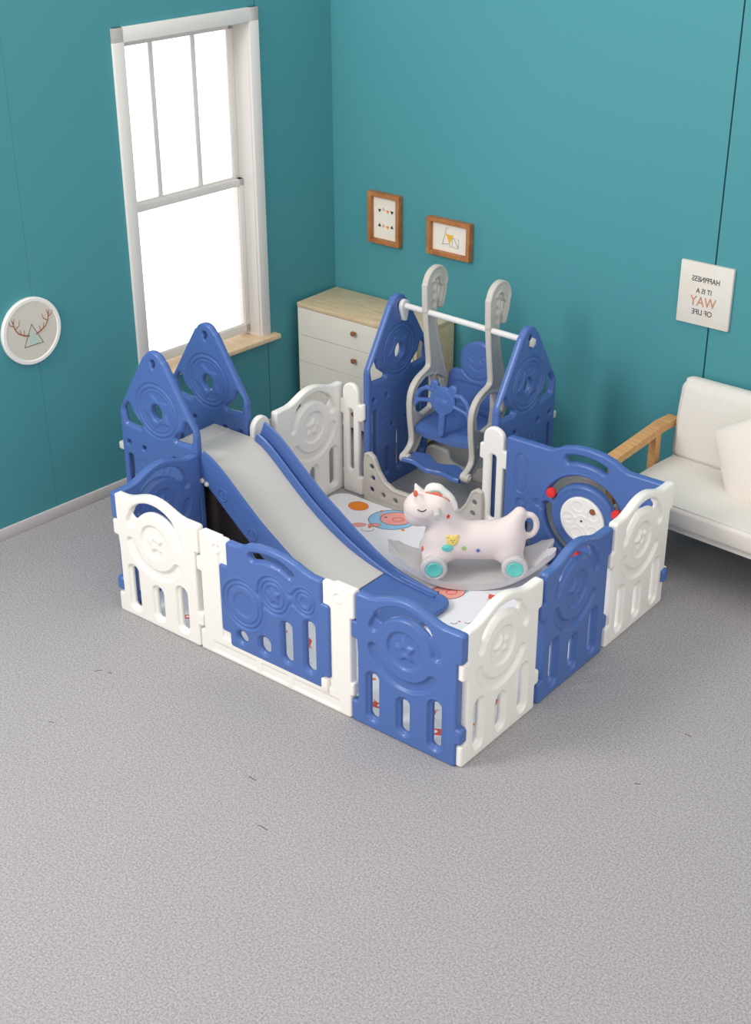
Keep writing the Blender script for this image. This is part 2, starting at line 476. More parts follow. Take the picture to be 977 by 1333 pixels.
# window
win = MB()
f0 = -0.016
win.box((0.532, f0, 0.548), (WS0 + 0.006, 0.012, WZ1 + 0.06), 0.003)
win.box((WS1 - 0.006, f0, 0.548), (1.407, 0.012, WZ1 + 0.06), 0.003)
win.box((0.532, f0, WZ1 - 0.006), (1.407, 0.012, WZ1 + 0.06), 0.003)
win.box((WS0, 0, WZ0), (WS0 + 0.012, 0.15, WZ1), 0.001)                        # jamb linings
win.box((WS1 - 0.012, 0, WZ0), (WS1, 0.15, WZ1), 0.001)
win.box((WS0, 0, WZ1 - 0.012), (WS1, 0.15, WZ1), 0.001)
w1 = setm(win.build('window_1', TRIM), LW); tag(w1, kind='structure')
def sash(name, y0, y1, z0, z1, munt, bot):
    m = MB(); a, b = WS0 + 0.012, WS1 - 0.012; w = 0.03
    m.box((a, y0, z0), (a + w, y1, z1), 0.002); m.box((b - w, y0, z0), (b, y1, z1), 0.002)
    m.box((a, y0, z0), (b, y1, z0 + bot), 0.002); m.box((a, y0, z1 - 0.036), (b, y1, z1), 0.002)
    for k in munt: m.box((k - 0.009, y0 + 0.004, z0), (k + 0.009, y1 - 0.004, z1), 0.002)
    return m.build(name, TRIM, w1)
s1 = sash('lower_sash', 0.072, 0.1, 0.562, 1.385, (), 0.045)
s2 = sash('upper_sash', 0.102, 0.13, 1.35, 2.148, (0.838, 1.094), 0.036)
MB().box((WS0 + 0.03, 0.084, 0.59), (WS1 - 0.03, 0.088, 1.36), 0).build('glass_pane', GLASS, s1)
MB().box((WS0 + 0.03, 0.114, 1.37), (WS1 - 0.03, 0.118, 2.13), 0).build('glass_pane', GLASS, s2)
MB().box((0.49, -0.05, 0.522), (1.45, 0.12, 0.548), 0.005).build('window_sill', SILLW, w1)

# loose threads on the carpet
for i, (x, y, l, a, m, lab) in enumerate([
        (0.275, -0.385, 0.028, 62, LINT, 'dark lint thread nearest the white panel at the left front of the carpet'),
        (0.325, -0.366, 0.018, 20, LINT, 'short dark lint thread just right of the longer one by the left front'),
        (0.40, -0.733, 0.02, 30, LINT, 'short dark lint thread alone on the open carpet far left'),
        (1.24, -0.505, 0.034, 8, LINT, 'dark lint thread on the open carpet left of the longest thread in the foreground'),
        (1.452, -0.68, 0.045, 4, LINT, 'longest dark lint thread, lowest on the carpet in the foreground'),
        (2.355, 0.708, 0.028, 0, LINTR, 'reddish lint thread on the carpet to the right of the playpen'),
        (2.348, 0.334, 0.02, 40, LINT, 'tiny dark lint thread on the carpet right of the near corner')]):
    c, s = math.cos(R(a)), math.sin(R(a)); n = 7
    pts = [(x + c * l * (t / n - .5) - s * .0015 * math.sin(t * .7), y + s * l * (t / n - .5) + c * .0015 * math.sin(t * .7), 0.0012) for t in range(n + 1)]
    tag(MB().tube(pts, 0.0012, 6).build('lint_thread', m), lab, 'lint', 'lint threads on the carpet')

# ================================================================== WALL DECORATIONS
# round antler plaque on the left wall: x along wall, z up, face towards -y
pl = thing('wall_plaque', 'round cream wall plaque with brown antlers and a mint triangle', 'wall plaque', (0, 0, 0))
pl.matrix_world = LW @ Matrix.Translation((-0.06, 0, 0.972))
rr = 0.158
MB().lathe([(0, 0), (rr - .003, 0), (rr, 0.004), (rr, 0.018), (rr - .004, 0.022), (rr - .018, 0.022), (rr - .022, 0.0185), (0, 0.0185)], 64, Matrix.Rotation(R(90), 4, 'X')).build('rim', WHITE, pl)
MB().lathe([(0, 0.0183), (rr - .0225, 0.0183), (rr - .0235, 0.0192), (0, 0.0192)], 64, Matrix.Rotation(R(90), 4, 'X')).build('painted_face', plastic('plaque_cream', srgb(216, 209, 197), 0.8, 0), pl)
def ribbon(pts, w, y, z=None):
    m = MB(); m.tube([(p[0], y, p[1]) for p in pts], [w * (1 - 0.55 * i / max(1, len(pts) - 1)) for i in range(len(pts))], 6); return m
an = MB()
for sgn in (-1, 1):
    main = [(0.018, -0.012), (0.045, -0.004), (0.072, 0.012), (0.088, 0.036), (0.094, 0.062), (0.1, 0.084)]
    tines = [[(0.045, -0.004), (0.040, 0.022)], [(0.06, 0.004), (0.064, 0.03)], [(0.088, 0.036), (0.066, 0.05), (0.06, 0.074)], [(0.092, 0.052), (0.112, 0.062), (0.116, 0.08)], [(0.094, 0.062), (0.086, 0.088)]]
    for pts in [main] + tines:
        w = 0.0035 if pts is main else 0.0022
        an.tube([(sgn * p[0], -0.0195, p[1] - .005) for p in pts], [w * (1 - .5 * i / (len(pts) - 1)) for i in range(len(pts))], 6)
an.build('antlers', BROWN, pl)
tri = MB(); tri.prism([(-0.030, -0.062), (0.030, -0.062), (-0.002, 0.02)], -0.0202, -0.018)
for a, b in (((-0.05, -0.066), (0.052, -0.066)), ((0.052, -0.066), (0, 0.034)), ((0, 0.034), (-0.05, -0.066))):
    tri.tube([(a[0], -0.0195, a[1]), (b[0], -0.0195, b[1])], 0.0013, 6, mi=1)
tri.build('triangle', [MINTP, INK], pl)

def box_frame(name, label, x0, x1, z0, z1, art):
    t = thing(name, label, 'picture frame', ((x0 + x1) / 2, YB, (z0 + z1) / 2))
    w, h_ = (x1 - x0) / 2, (z1 - z0) / 2; b = 0.022; dp = 0.036
    m = MB()
    for lo, hi in (((-w, -dp, -h_), (-w + b, 0, h_)), ((w - b, -dp, -h_), (w, 0, h_)), ((-w + b, -dp, h_ - b), (w - b, 0, h_)), ((-w + b, -dp, -h_), (w - b, 0, -h_ + b))):
        m.box(lo, hi, 0.0015, 1)
    m.build('frame', FRAMEW, t)
    MB().box((-w + b, -0.008, -h_ + b), (w - b, -0.002, h_ - b), 0).build('print_sheet', PAPER, t)
    art(t); return t
def tri_mb(m, x, z, s, up, mi, y=-0.0095):
    k = 1 if up else -1
    m.prism([(x - s, z - k * s * .8), (x + s, z - k * s * .8), (x, z + k * s * .9)], y, -0.007, mi)
def art1(t):
    m = MB()
    for i, (x, mi) in enumerate(((-0.042, 0), (-0.016, 1), (0.012, 2), (0.04, 0))):
        up = i in (1,)
        tri_mb(m, x, 0.036 + (0.012 if i == 1 else 0), 0.0105, i == 1, mi); tri_mb(m, x, -0.04 - (0.008 if i == 2 else 0), 0.0105, i != 2, mi)
    m.pieces('triangle_print', [INK, PEACH, P_OR], t)
def art2(t):
    m = MB()
    m.prism([(-0.03, 0.018), (0.018, 0.016), (-0.004, -0.03)], -0.0095, -0.007, 0)
    for pl_ in ([(-0.05, -0.04), (-0.03, 0.03), (-0.03, 0.05), (-0.01, 0.046)], [(0.01, -0.045), (0.05, -0.048), (0.052, -0.002), (0.012, 0.004), (0.01, -0.045)], [(-0.05, -0.04), (-0.006, -0.03)], [(0.02, 0.002), (0.05, -0.045)], [(-0.008, -0.03), (0.0, -0.05)]):
        m.tube([(a, -0.0085, b) for a, b in pl_], 0.0009, 5, mi=1)
    m.build('drink_print', [GOLD, INK], t)
box_frame('picture_frame', 'portrait brown wood frame with small dark triangles print, left of the two', -0.481, -0.272, 0.997, 1.268, art1)
box_frame('picture_frame', 'landscape brown wood frame with yellow triangle print, right of the two', -0.093, 0.177, 1.009, 1.203, art2)

sg = thing('canvas_sign', 'square off-white canvas sign with mirrored HAPPINESS lettering', 'wall sign', (1.47, YB, 1.11))
MB().box((-0.13, -0.018, -0.146), (0.13, 0, 0.146), 0.002).build('canvas', CANVAS, sg)
def text_mesh(txt, size, ext, squash=1.0):
    cu = bpy.data.curves.new('lettering', 'FONT'); cu.body = txt; cu.size = size; cu.extrude = ext
    cu.align_x = 'CENTER'; cu.align_y = 'CENTER'
    ob = bpy.data.objects.new('lettering', cu); COL.objects.link(ob)
    dg = bpy.context.evaluated_depsgraph_get(); me = bpy.data.meshes.new_from_object(ob.evaluated_get(dg))
    bpy.data.objects.remove(ob); bpy.data.curves.remove(cu)
    for v in me.vertices: v.co = (-v.co.x * squash, -v.co.z, v.co.y)           # mirrored, standing up, facing -y
    me.flip_normals()
    return me
for txt, size, z, x, mm, sq in (('HAPPINESS', 0.036, 0.070, 0.0, INK, 0.80), ('IT IS A', 0.034, 0.016, -0.004, INK, 0.82), ('WAY', 0.066, -0.035, -0.004, INKB, 0.85), ('OF LIFE', 0.036, -0.085, -0.004, INK, 0.86)):
    me = text_mesh(txt, size, 0.0008, sq); o = link('lettering', me, mm, sg); o.location = (x, -0.0186, z)

# ================================================================== DRESSER
dz = 0.69
dr = thing('dresser', 'low white chest of drawers with pale oak top in the wall corner', 'dresser', (0, 0, 0))
x0, x1, y0, y1 = -0.722, 0.082, 1.995, 2.322
m = MB(); m.box((x0, y0, dz - 0.024), (x1, y1, dz), 0.002)
m.build('top', TOPW, dr)
m = MB(); m.box((x1 - 0.02, y0 + 0.004, 0.05), (x1, y1, dz - 0.024), 0.001); m.build('side_panel', TOPW, dr)
m = MB(); m.box((x0, y0 + 0.004, 0.05), (x0 + 0.02, y1, dz - 0.024), 0.001); m.build('side_panel', TOPW, dr)
m = MB(); m.box((x0 + 0.02, y0 + 0.02, 0.05), (x1 - 0.02, y1, dz - 0.024), 0); m.build('body', DRWHITE, dr)
for lx in (x0 + .05, x1 - .05):
    for ly in (y0 + .05, y1 - .05): MB().cyl((lx, ly, 0), (lx, ly, 0.05), 0.014, 0.02).build('leg', TOPW, dr)
nd = 4; dh = (dz - 0.024 - 0.055) / nd
for k in range(nd):
    z0 = 0.055 + k * dh
    dw = MB().box((x0 + 0.004, y0, z0 + 0.0005), (x1 - 0.022, y0 + 0.022, z0 + dh - 0.002), 0.0008, 1).build('drawer', DRWHITE, dr)
    kn = MB().lathe([(0, 0), (0.006, 0), (0.006, 0.012), (0.014, 0.016), (0.014, 0.024), (0.0, 0.027)], 20, Matrix.Translation(((x0 + x1) / 2, y0, z0 + dh * 0.62)) @ Matrix.Rotation(R(90), 4, 'X'))
    kn.build('knob', COPPER, dw)

# ================================================================== PLAYPEN PANELS
TP = 0.04
PC = (0.237, 0.41)
def sd_panel(X, Z):
    c = PC
    body = d_box(X, Z, 0.018, 0.474, 0.0, 0.575, 0.012)
    top = d_box(X, Z, 0.010, 0.497, 0.45, 0.575, 0.014)
    e = SU(U(body, top), d_cir(X, Z, c[0], c[1], 0.208), 0.035)
    e = U(e, d_box(X, Z, 0.3, 0.499, 0.105, 0.17, 0.014))                       # right knuckle
    e = U(e, d_box(X, Z, -0.012, 0.2, 0.375, 0.45, 0.012), d_box(X, Z, -0.012, 0.2, 0.0, 0.095, 0.012))
    for sx, za, zb in ((0.092, 0.065, 0.225), (0.237, 0.065, 0.172), (0.382, 0.065, 0.225)):
        e = SUB(e, d_cap(X, Z, sx, za, sx, zb, 0.0185))
    cres = np.maximum(d_arc(X, Z, c[0], c[1], 0.15, 52, 138, 0.026), -d_cir(X, Z, c[0] + 0.012, c[1] - 0.006, 0.142))
    return SUB(e, cres)
def rel_panel(X, Z):
    c = PC
    r = np.zeros(X.shape)
    up = d_arc(X, Z, c[0], c[1], 0.15, 14, 160, 0.021)
    lo = d_arc(X, Z, c[0], c[1], 0.15, 196, 328, 0.021)
    for q in (up, lo): r = np.maximum(r, 0.013 * step(q, 0.005)); r -= bead(q - 0.007, 0.005, 0.0034)
    di = d_cir(X, Z, c[0], c[1], 0.078)
    r = np.maximum(r, 0.009 * step(di, 0.005)); r -= bead(di - 0.007, 0.006, 0.0028)
    st = d_poly(X, Z, star(c[0], c[1], 0.042, 0.022, 100), 0.004)
    r -= 0.0095 * step(st, 0.006) - 0.005 * step(d_cir(X, Z, c[0], c[1], 0.014), 0.006)
    r -= bead(d_arc(X, Z, c[0], c[1], 0.186, 190, 335, 0.0), 0.006, 0.003)
    for sx, za, zb in ((0.092, 0.065, 0.225), (0.237, 0.065, 0.172), (0.382, 0.065, 0.225)):
        q = d_cap(X, Z, sx, za, sx, zb, 0.033); r = np.maximum(r, 0.0105 * step(q, 0.004)); r -= bead(q - 0.006, 0.004, 0.002)
    r += 0.002 * step(np.abs(X - 0.484) - 0.0012, 0.002) * (Z > 0.45)
    return r
PANEL = plate('panel_body', sd_panel, (-0.015, 0.5, 0, 0.625), TP, 0.008, 0.0042, rel_panel)

def pen_panel(label, loc, rz, mat):
    t = thing('playpen_panel', label, 'playpen panel', loc, rz, 'playpen fence panels')
    me = PANEL.copy(); link('panel_body', me, mat, t)
    for fx in (0.11, 0.36):
        MB().box((fx - 0.022, -0.012, -0.0), (fx + 0.022, 0.012, 0.0045), 0.001).build('rubber_foot', WHITE, t)
    m = MB()
    for zc in (0.415, 0.05):
        m.cyl((0.0, 0, zc - 0.03), (0.0, 0, zc + 0.03), 0.0125, bev=0.002)
    m.pieces('hinge_knuckle', mat, t)
    return t
O = TP / 2
pen_panel('white star panel at the far left end of the front side, beside the gate', (0.004, O, 0), 0, WHITE)
pen_panel('blue star panel of the front side, right of the gate at the near corner', (1.303, O, 0), 0, BLUE)
pen_panel('white star panel at the near corner, first of the right side', (1.8 - O, 0.022, 0), R(90), WHITE)
pen_panel('blue star panel in the middle of the right side, between two white panels', (1.8 - O, 0.532, 0), R(90), BLUE)
pen_panel('white star panel at the far end of the right side, in front of the sofa', (1.8 - O, 1.04, 0), R(90), WHITE)
pen_panel('blue star panel seen from inside on the left side, before the slide', (O - 0.01, 0.496, 0), R(-90), BLUE)
pen_panel('white star panel seen from inside on the left side, behind the slide', (-0.018, 1.522, 0), R(-90), WHITE)

# ---- narrow posts that join the panels to the rockets
def sd_post(X, Z):
    e = U(d_box(X, Z, 0.0, 0.112, 0.0, 0.55, 0.012), d_cir(X, Z, 0.056, 0.535, 0.056))
    e = U(e, d_box(X, Z, 0.05, 0.142, 0.40, 0.49, 0.018), d_box(X, Z, 0.05, 0.142, 0.0, 0.10, 0.014), d_box(X, Z, -0.02, 0.05, 0.42, 0.5, 0.012))
    return SUB(e, d_cap(X, Z, 0.056, 0.14, 0.056, 0.44, 0.0125))
def rel_post(X, Z):
    q = d_cap(X, Z, 0.056, 0.14, 0.056, 0.44, 0.021); return 0.006 * step(q, 0.004)
POST = plate('post_body', sd_post, (-0.02, 0.145, 0, 0.595), 0.03, 0.008, 0.0042, rel_post)
def post(label, loc, rz):
    t = thing('connector_post', label, 'playpen post', loc, rz, 'white posts joining the fence to the rocket frames')
    link('post_body', POST.copy(), WHITE, t)
    m = MB()
    for zc in (0.455, 0.05): m.cyl((0.137, 0, zc - 0.04), (0.137, 0, zc + 0.04), 0.012, bev=0.003)
    m.pieces('hinge_knuckle', WHITE, t)
    return t
pc_ = post('narrow white slotted post in the back left corner, left of the swing', (0.018, 1.497, 0), 0); pc_.scale = (0.88, 1, 1)
t_ = post('narrow white slotted post with rounded top between swing and busy panel', (0.853, 1.5, 0), 0)
post('narrow white rounded post behind the top of the slide rail', (-0.018, 0.985, 0), R(-90))

# ---- gate
gt = thing('gate_frame', 'white gate section with a blue door in the front side', 'playpen gate', (0.495, O, 0), 0)
def sd_gate(X, Z):
    L_ = U(d_box(X, Z, 0.012, 0.165, 0.0, 0.565, 0.014), d_box(X, Z, -0.012, 0.1, 0.375, 0.44, 0.01), d_box(X, Z, -0.012, 0.1, 0, 0.095, 0.01))
    Rr = U(d_box(X, Z, 0.652, 0.795, 0.0, 0.568, 0.014), d_box(X, Z, 0.7, 0.812, 0.45, 0.575, 0.012), d_box(X, Z, 0.7, 0.808, 0.105, 0.165, 0.01))
    e = U(L_, Rr, d_box(X, Z, 0.012, 0.795, 0.0, 0.098, 0.014))
    e = SUB(e, d_box(X, Z, -0.03, 0.012, 0.12, 0.36, 0.004))
    return e
def rel_gate(X, Z):
    r = np.zeros(X.shape)
    for q in (d_box(X, Z, 0.06, 0.30, 0.02, 0.062, 0.006), d_box(X, Z, 0.33, 0.47, 0.02, 0.062, 0.006), d_box(X, Z, 0.50, 0.74, 0.02, 0.062, 0.006)):
        r = np.maximum(r, 0.004 * step(q, 0.004))
    for qx, qz in ((0.105, 0.515), (0.735, 0.523)):
        r -= bead(d_cir(X, Z, qx, qz, 0.021), 0.004, 0.003); r += 0.003 * step(d_cir(X, Z, qx, qz, 0.015), 0.004)
    r += 0.007 * step(np.maximum(d_box(X, Z, 0.118, 0.7, 0.10, 0.6, 0.004), -d_box(X, Z, 0.19, 0.632, 0.2, 0.7)), 0.004)
    return r
link('frame', plate('frame', sd_gate, (-0.015, 0.815, 0, 0.58), TP, 0.008, 0.0042, rel_gate), WHITE, gt)
DX = 0.495
def sd_door(X, Z):
    e = U(d_box(X, Z, 0.162, 0.655, 0.082, 0.565, 0.014), d_box(X, Z, 0.118, 0.5, 0.14, 0.452, 0.014), d_box(X, Z, 0.4, 0.693, 0.14, 0.468, 0.014))
    arch = d_poly(X, Z, [(0.235, 0.5), (0.24, 0.555), (0.275, 0.583), (0.33, 0.598), (0.40, 0.603), (0.47, 0.598), (0.53, 0.585), (0.585, 0.56), (0.6, 0.5)], 0.004)
    e = SU(e, arch, 0.02)
    e = SUB(e, d_cir(X, Z, 0.23, 0.145, 0.024), d_cap(X, Z, 0.352, 0.145, 0.352, 0.165, 0.025), d_cap(X, Z, 0.473, 0.15, 0.473, 0.285, 0.022), d_cap(X, Z, 0.592, 0.155, 0.592, 0.335, 0.022))
    hand = d_path(X, Z, [(0.305, 0.543), (0.35, 0.556), (0.40, 0.56), (0.45, 0.556), (0.50, 0.535)], 0.014)
    return SUB(e, hand)
def rel_door(X, Z):
    r = np.zeros(X.shape)
    for q in (d_cir(X, Z, 0.23, 0.145, 0.034), d_cap(X, Z, 0.352, 0.145, 0.352, 0.165, 0.036), d_cap(X, Z, 0.473, 0.15, 0.473, 0.285, 0.033), d_cap(X, Z, 0.592, 0.155, 0.592, 0.335, 0.033),
              d_path(X, Z, [(0.305, 0.543), (0.35, 0.556), (0.40, 0.56), (0.45, 0.556), (0.50, 0.535)], 0.022)):
        r = np.maximum(r, 0.007 * step(q, 0.005)); r -= bead(q - 0.005, 0.004, 0.0014)
    c1, c2, c3 = (0.245, 0.305), (0.41, 0.408), (0.57, 0.44)
    out = U(d_cir(X, Z, *c1, 0.105), d_cir(X, Z, *c2, 0.079), d_cir(X, Z, *c3, 0.054))
    out = SU(out, d_path(X, Z, [c1, c2, c3], 0.014), 0.03)
    r += bead(out, 0.0055, 0.006) - bead(out - 0.009, 0.005, 0.0025)
    for (a, b), R1, R2 in ((c1, 0.086, 0.052), (c2, 0.06, 0.044), (c3, 0.038, 0.02)):
        q = d_cir(X, Z, a, b, R1); r += bead(q, 0.0045, 0.006); r -= bead(q - 0.008, 0.005, 0.0015)
        r += 0.005 * step(d_cir(X, Z, a, b, R2), 0.005)
    st = d_poly(X, Z, star(c2[0], c2[1], 0.034, 0.018, 100), 0.003); r -= 0.007 * step(st, 0.005)
    return r
dme = plate('door', sd_door, (0.11, 0.7, 0.08, 0.61), 0.034, 0.008, 0.004, rel_door)
door = link('door', dme, BLUE, gt); door.location = (0, -0.006, 0); tag(door, 'blue gate door with three moulded gear circles')
MB().box((0.652, -0.03, 0.078), (0.683, -0.012, 0.135), 0.004).build('latch', WHITE, gt)
m = MB()
for zc in (0.405, 0.05): m.cyl((0.0, 0, zc - 0.028), (0.0, 0, zc + 0.028), 0.0125, bev=0.002)
m.pieces('hinge_knuckle', WHITE, gt)
for fx in (0.2, 0.6): MB().box((fx - 0.03, -0.012, 0), (fx + 0.03, 0.012, 0.0045), 0.001).build('rubber_foot', DARK, gt)

# ---- busy panel on the back side (faces into the pen, -y)
AW = 0.815; AC = (0.418, 0.282)
bp = thing('activity_panel', 'wide blue busy panel with white spinner disc and red sliding knobs', 'activity panel', (0.982, 1.5, 0))
SLU = [(0.325, 0.553), (0.36, 0.563), (0.40, 0.567), (0.44, 0.566), (0.475, 0.560), (0.505, 0.55)]
def sd_act(X, Z):
    e = U(d_box(X, Z, 0.0, AW, 0.0, 0.572, 0.016))
    arch = d_poly(X, Z, [(0.23, 0.45), (0.245, 0.57), (0.29, 0.600), (0.35, 0.618), (0.42, 0.624), (0.49, 0.618), (0.55, 0.602), (0.60, 0.572), (0.62, 0.45)], 0.002)
    e = SU(e, arch, 0.02)
    e = U(e, d_box(X, Z, 0.7, AW + 0.02, 0.11, 0.17, 0.012))
    e = SUB(e, d_path(X, Z, SLU, 0.0165))
    e = SUB(e, d_arc(X, Z, *AC, 0.187, 24, 154, 0.019), d_arc(X, Z, *AC, 0.187, 176, 262, 0.019))
    for sx in (0.13, 0.70): e = SUB(e, d_cap(X, Z, sx, 0.06, sx, 0.16, 0.017))
    return e
def rel_act(X, Z):
    r = np.zeros(X.shape)
    q = d_path(X, Z, SLU, 0.025); r = np.maximum(r, 0.006 * step(q, 0.004)); r -= bead(q - .005, .004, .0015)
    for a0, a1 in ((24, 154), (176, 262)):
        q = d_arc(X, Z, *AC, 0.187, a0, a1, 0.026); r = np.maximum(r, 0.004 * step(q, 0.004))
    q = np.abs(d_cir(X, Z, *AC, 0.218)); r -= bead(q, 0.005, 0.003)
    q = np.abs(d_cir(X, Z, *AC, 0.152)); r -= bead(q, 0.007, 0.004)
    q = d_cap(X, Z, 0.085, 0.35, 0.085, 0.475, 0.03); r += bead(q, 0.0045, 0.005); r -= bead(q - .008, .004, .002); r += bead(q + .014, .004, .003)
    q = d_cap(X, Z, 0.735, 0.35, 0.735, 0.475, 0.03); r += bead(q, 0.0045, 0.005); r += bead(q + .014, .004, .003)
    for qx, qz in ((0.095, 0.255), (0.72, 0.255)):
        q = d_cir(X, Z, qx, qz, 0.032); r += 0.007 * step(q, 0.005); r -= 0.005 * step(d_cir(X, Z, qx, qz, 0.014), 0.005)
    q = SU(d_cir(X, Z, 0.178, 0.295, 0.018), d_cir(X, Z, 0.205, 0.285, 0.018), 0.012); r += 0.006 * step(q, 0.005)
    r += 0.004 * step(d_cir(X, Z, *AC, 0.122), 0.004)
    return r
link('panel_body', plate('panel_body', sd_act, (-0.01, AW + .02, 0, 0.63), TP, 0.008, 0.0042, rel_act), BLUE, bp)
def sd_disc(X, Z): return d_cir(X, Z, 0, 0, 0.112)
def rel_disc(X, Z):
    r = np.zeros(X.shape)
    for k in range(5):
        a = R(90 + 72 * k + 20); q = d_ell(X, Z, 0.068 * math.cos(a), 0.068 * math.sin(a), 0.03, 0.026)
        r -= bead(q, 0.004, 0.0028); r += 0.0018 * step(q, 0.006)
    r -= bead(d_cir(X, Z, 0, 0, 0.026), 0.005, 0.003)
    for k in range(3):
        a = R(40 + 120 * k); q = d_cap(X, Z, .03 * math.cos(a), .03 * math.sin(a), .09 * math.cos(a + .5), .09 * math.sin(a + .5), 0.002); r -= bead(q, 0.004, 0.002)
    return r
sp = link('spinner_disc', plate('spinner_disc', sd_disc, (-.115, .115, -.115, .115), 0.018, 0.006, 0.0035, rel_disc), WHITE, bp)
sp.location = (AC[0], -0.0205, AC[1]); tag(sp, 'round white spinner disc')
MB().cyl((0, -0.008, 0), (0, -0.0115, 0), 0.005).build('axle_pin', DARK, sp)
MB().lathe([(0, 0), (0.015, 0), (0.015, 0.002), (0.009, 0.003), (0.0, 0.0035)], 20, Matrix.Translation((0.052, -0.009, 0.062)) @ Matrix.Rotation(R(90), 4, 'X')).build('picture_badge', BROWN, sp)
for a in (26, 152, 264):
    k = MB().lathe([(0, -0.004), (0.018, -0.004), (0.023, 0.0), (0.024, 0.014), (0.020, 0.022), (0.0, 0.026)], 24, Matrix.Translation((AC[0] + .187 * math.cos(R(a)), -0.015, AC[1] + .187 * math.sin(R(a)))) @ Matrix.Rotation(R(90), 4, 'X')).build('sliding_knob', RED, bp)
    tag(k, 'red round sliding knob')

# ---- rocket frames
def sd_rocket(X, Z):
    pts = [(-0.246, 0.0), (0.246, 0.0), (0.246, 0.655), (0.24, 0.675), (0.062, 0.955), (-0.062, 0.955), (-0.24, 0.675), (-0.246, 0.655)]
    e = d_poly(X, Z, [(x * 0.955, z * 0.985 + 0.004) for x, z in pts], 0.010)
    e = SU(e, d_cir(X, Z, 0, 0.93, 0.062), 0.01)
    for s in (-1, 1):
        e = SUB(e, d_poly(X, Z, [(s * 0.196, 0.612), (s * 0.205, 0.665), (s * 0.186, 0.688), (s * 0.168, 0.645), (s * 0.118, 0.606)], 0.011))
    e = SUB(e, U(d_cir(X, Z, 0, 0.94, 0.013), d_cap(X, Z, 0, 0.935, 0, 0.918, 0.0075)))
    e = SUB(e, d_ell(X, Z, 0.0, 0.702, 0.032, 0.040))
    for s in (-1, 1):
        e = SUB(e, d_box(X, Z, s * 0.20 - 0.011, s * 0.20 + 0.011, 0.492, 0.514, 0.004), d_box(X, Z, s * 0.10 - 0.011, s * 0.10 + 0.011, 0.488, 0.51, 0.004))
        e = SUB(e, d_box(X, Z, s * 0.055 - 0.009, s * 0.055 + 0.009, 0.325, 0.343, 0.004))
        e = SUB(e, d_cap(X, Z, s * 0.195, 0.10, s * 0.195, 0.43, 0.017))
    e = SUB(e, d_cap(X, Z, 0, 0.08, 0, 0.27, 0.019))
    for s in (-1, 1): e = SUB(e, d_cap(X, Z, s * 0.10, 0.08, s * 0.10, 0.2, 0.016))
    return e
def rel_rocket(X, Z):
    r = np.zeros(X.shape); c = (0, 0.71)
    for Rr, w in ((0.128, 0.006), (0.106, 0.006)):
        q = np.abs(d_cir(X, Z, *c, Rr)); r += bead(q, 0.005, 0.007); r -= bead(np.abs(q - 0.010), 0.004, 0.002)
    r += 0.005 * step(d_cir(X, Z, *c, 0.098), 0.006)
    st = d_poly(X, Z, star(0.0, 0.705, 0.078, 0.046, 112), 0.004)
    r -= 0.0085 * step(st, 0.006)
    for s in (-1, 1):
        q = d_poly(X, Z, [(s * 0.196, 0.612), (s * 0.205, 0.665), (s * 0.186, 0.688), (s * 0.168, 0.645), (s * 0.118, 0.606)], 0.022)
        r = np.maximum(r, 0.007 * step(q, 0.005))
    q = np.abs(d_cir(X, Z, -0.12, 0.405, 0.03)); r += bead(q, 0.004, 0.004); r += bead(np.abs(d_arc(X, Z, -0.12, 0.405, 0.014, 30, 330, 0)), 0.003, 0.003)
    for k, rr in enumerate((0.024, 0.018, 0.02)):
        q = np.abs(d_cir(X, Z, 0.0 + k * 0.04, 0.42, rr)); r += bead(q, 0.0035, 0.004)
    return r
ROCKET = plate('frame', sd_rocket, (-0.26, 0.26, 0, 1.0), 0.036, 0.010, 0.0045, rel_rocket)
def rocket(label, loc, rz):
    t = thing('rocket_frame', label, 'playset end frame', loc, rz, 'blue rocket shaped end frames')
    link('frame', ROCKET.copy(), BLUE, t)
    return t
rk1 = rocket('blue rocket-shaped frame on the near side of the slide top', (-0.222, 0.502, 0), 0)
rk2 = rocket('blue rocket-shaped frame on the far side of the slide top, before the window', (-0.292, 0.895, 0), 0)
rk3 = rocket('blue rocket-shaped frame holding the left end of the swing bar', (0.145, 1.752, 0), R(90))
rk4 = rocket('blue rocket-shaped frame holding the right end of the swing bar', (0.888, 1.765, 0), R(90))
for px, py, rk in ((-0.245, 0.0, rk1), (0.245, 0.0, rk3)):
    MB().box((px - 0.03, -0.014, 0.45), (px + 0.012, 0.014, 0.485), 0.005).build('white_clip', STEEL, rk)
MB().box((0.225, -0.014, 0.13), (0.27, 0.014, 0.165), 0.005).build('white_clip', STEEL, rk3)
MB().box((0.225, -0.014, 0.45), (0.27, 0.014, 0.485), 0.005).build('white_clip', STEEL, rk4)

# ================================================================== SLIDE
sl = thing('slide', 'grey and blue toddler slide running down from the left rockets', 'slide', (0, 0, 0))
bed = [(-0.145, 0.505), (-0.09, 0.505), (-0.03, 0.504), (0.01, 0.497), (0.045, 0.483), (0.085, 0.458), (0.13, 0.422), (0.2, 0.362), (0.26, 0.312), (0.32, 0.264), (0.38, 0.222), (0.44, 0.184), (0.50, 0.152), (0.56, 0.124), (0.62, 0.102), (0.68, 0.084), (0.74, 0.070), (0.765, 0.065)]
lip = [(0.765, 0.065), (0.82, 0.057), (0.88, 0.050), (0.94, 0.046), (1.0, 0.043), (1.06, 0.041), (1.12, 0.040)]
Yn, Yf = 0.535, 0.862                                # bed between the rails
MB().sweep(bed, lambda i: [(Yn - .01, 0.0), (Yf + .01, 0.0), (Yf + .01, -0.016), (Yn - .01, -0.016)]).build('chute', GREYP, sl)
allp = bed[3:] + lip[1:-2] + [(1.04, 0.0415)]
def railtop(x):
    return float(np.interp(x, [0, 0.45, 0.61, 0.72, 0.81, 0.95, 1.12], [0.1, 0.1, 0.078, 0.05, 0.028, 0.013, 0.003]))
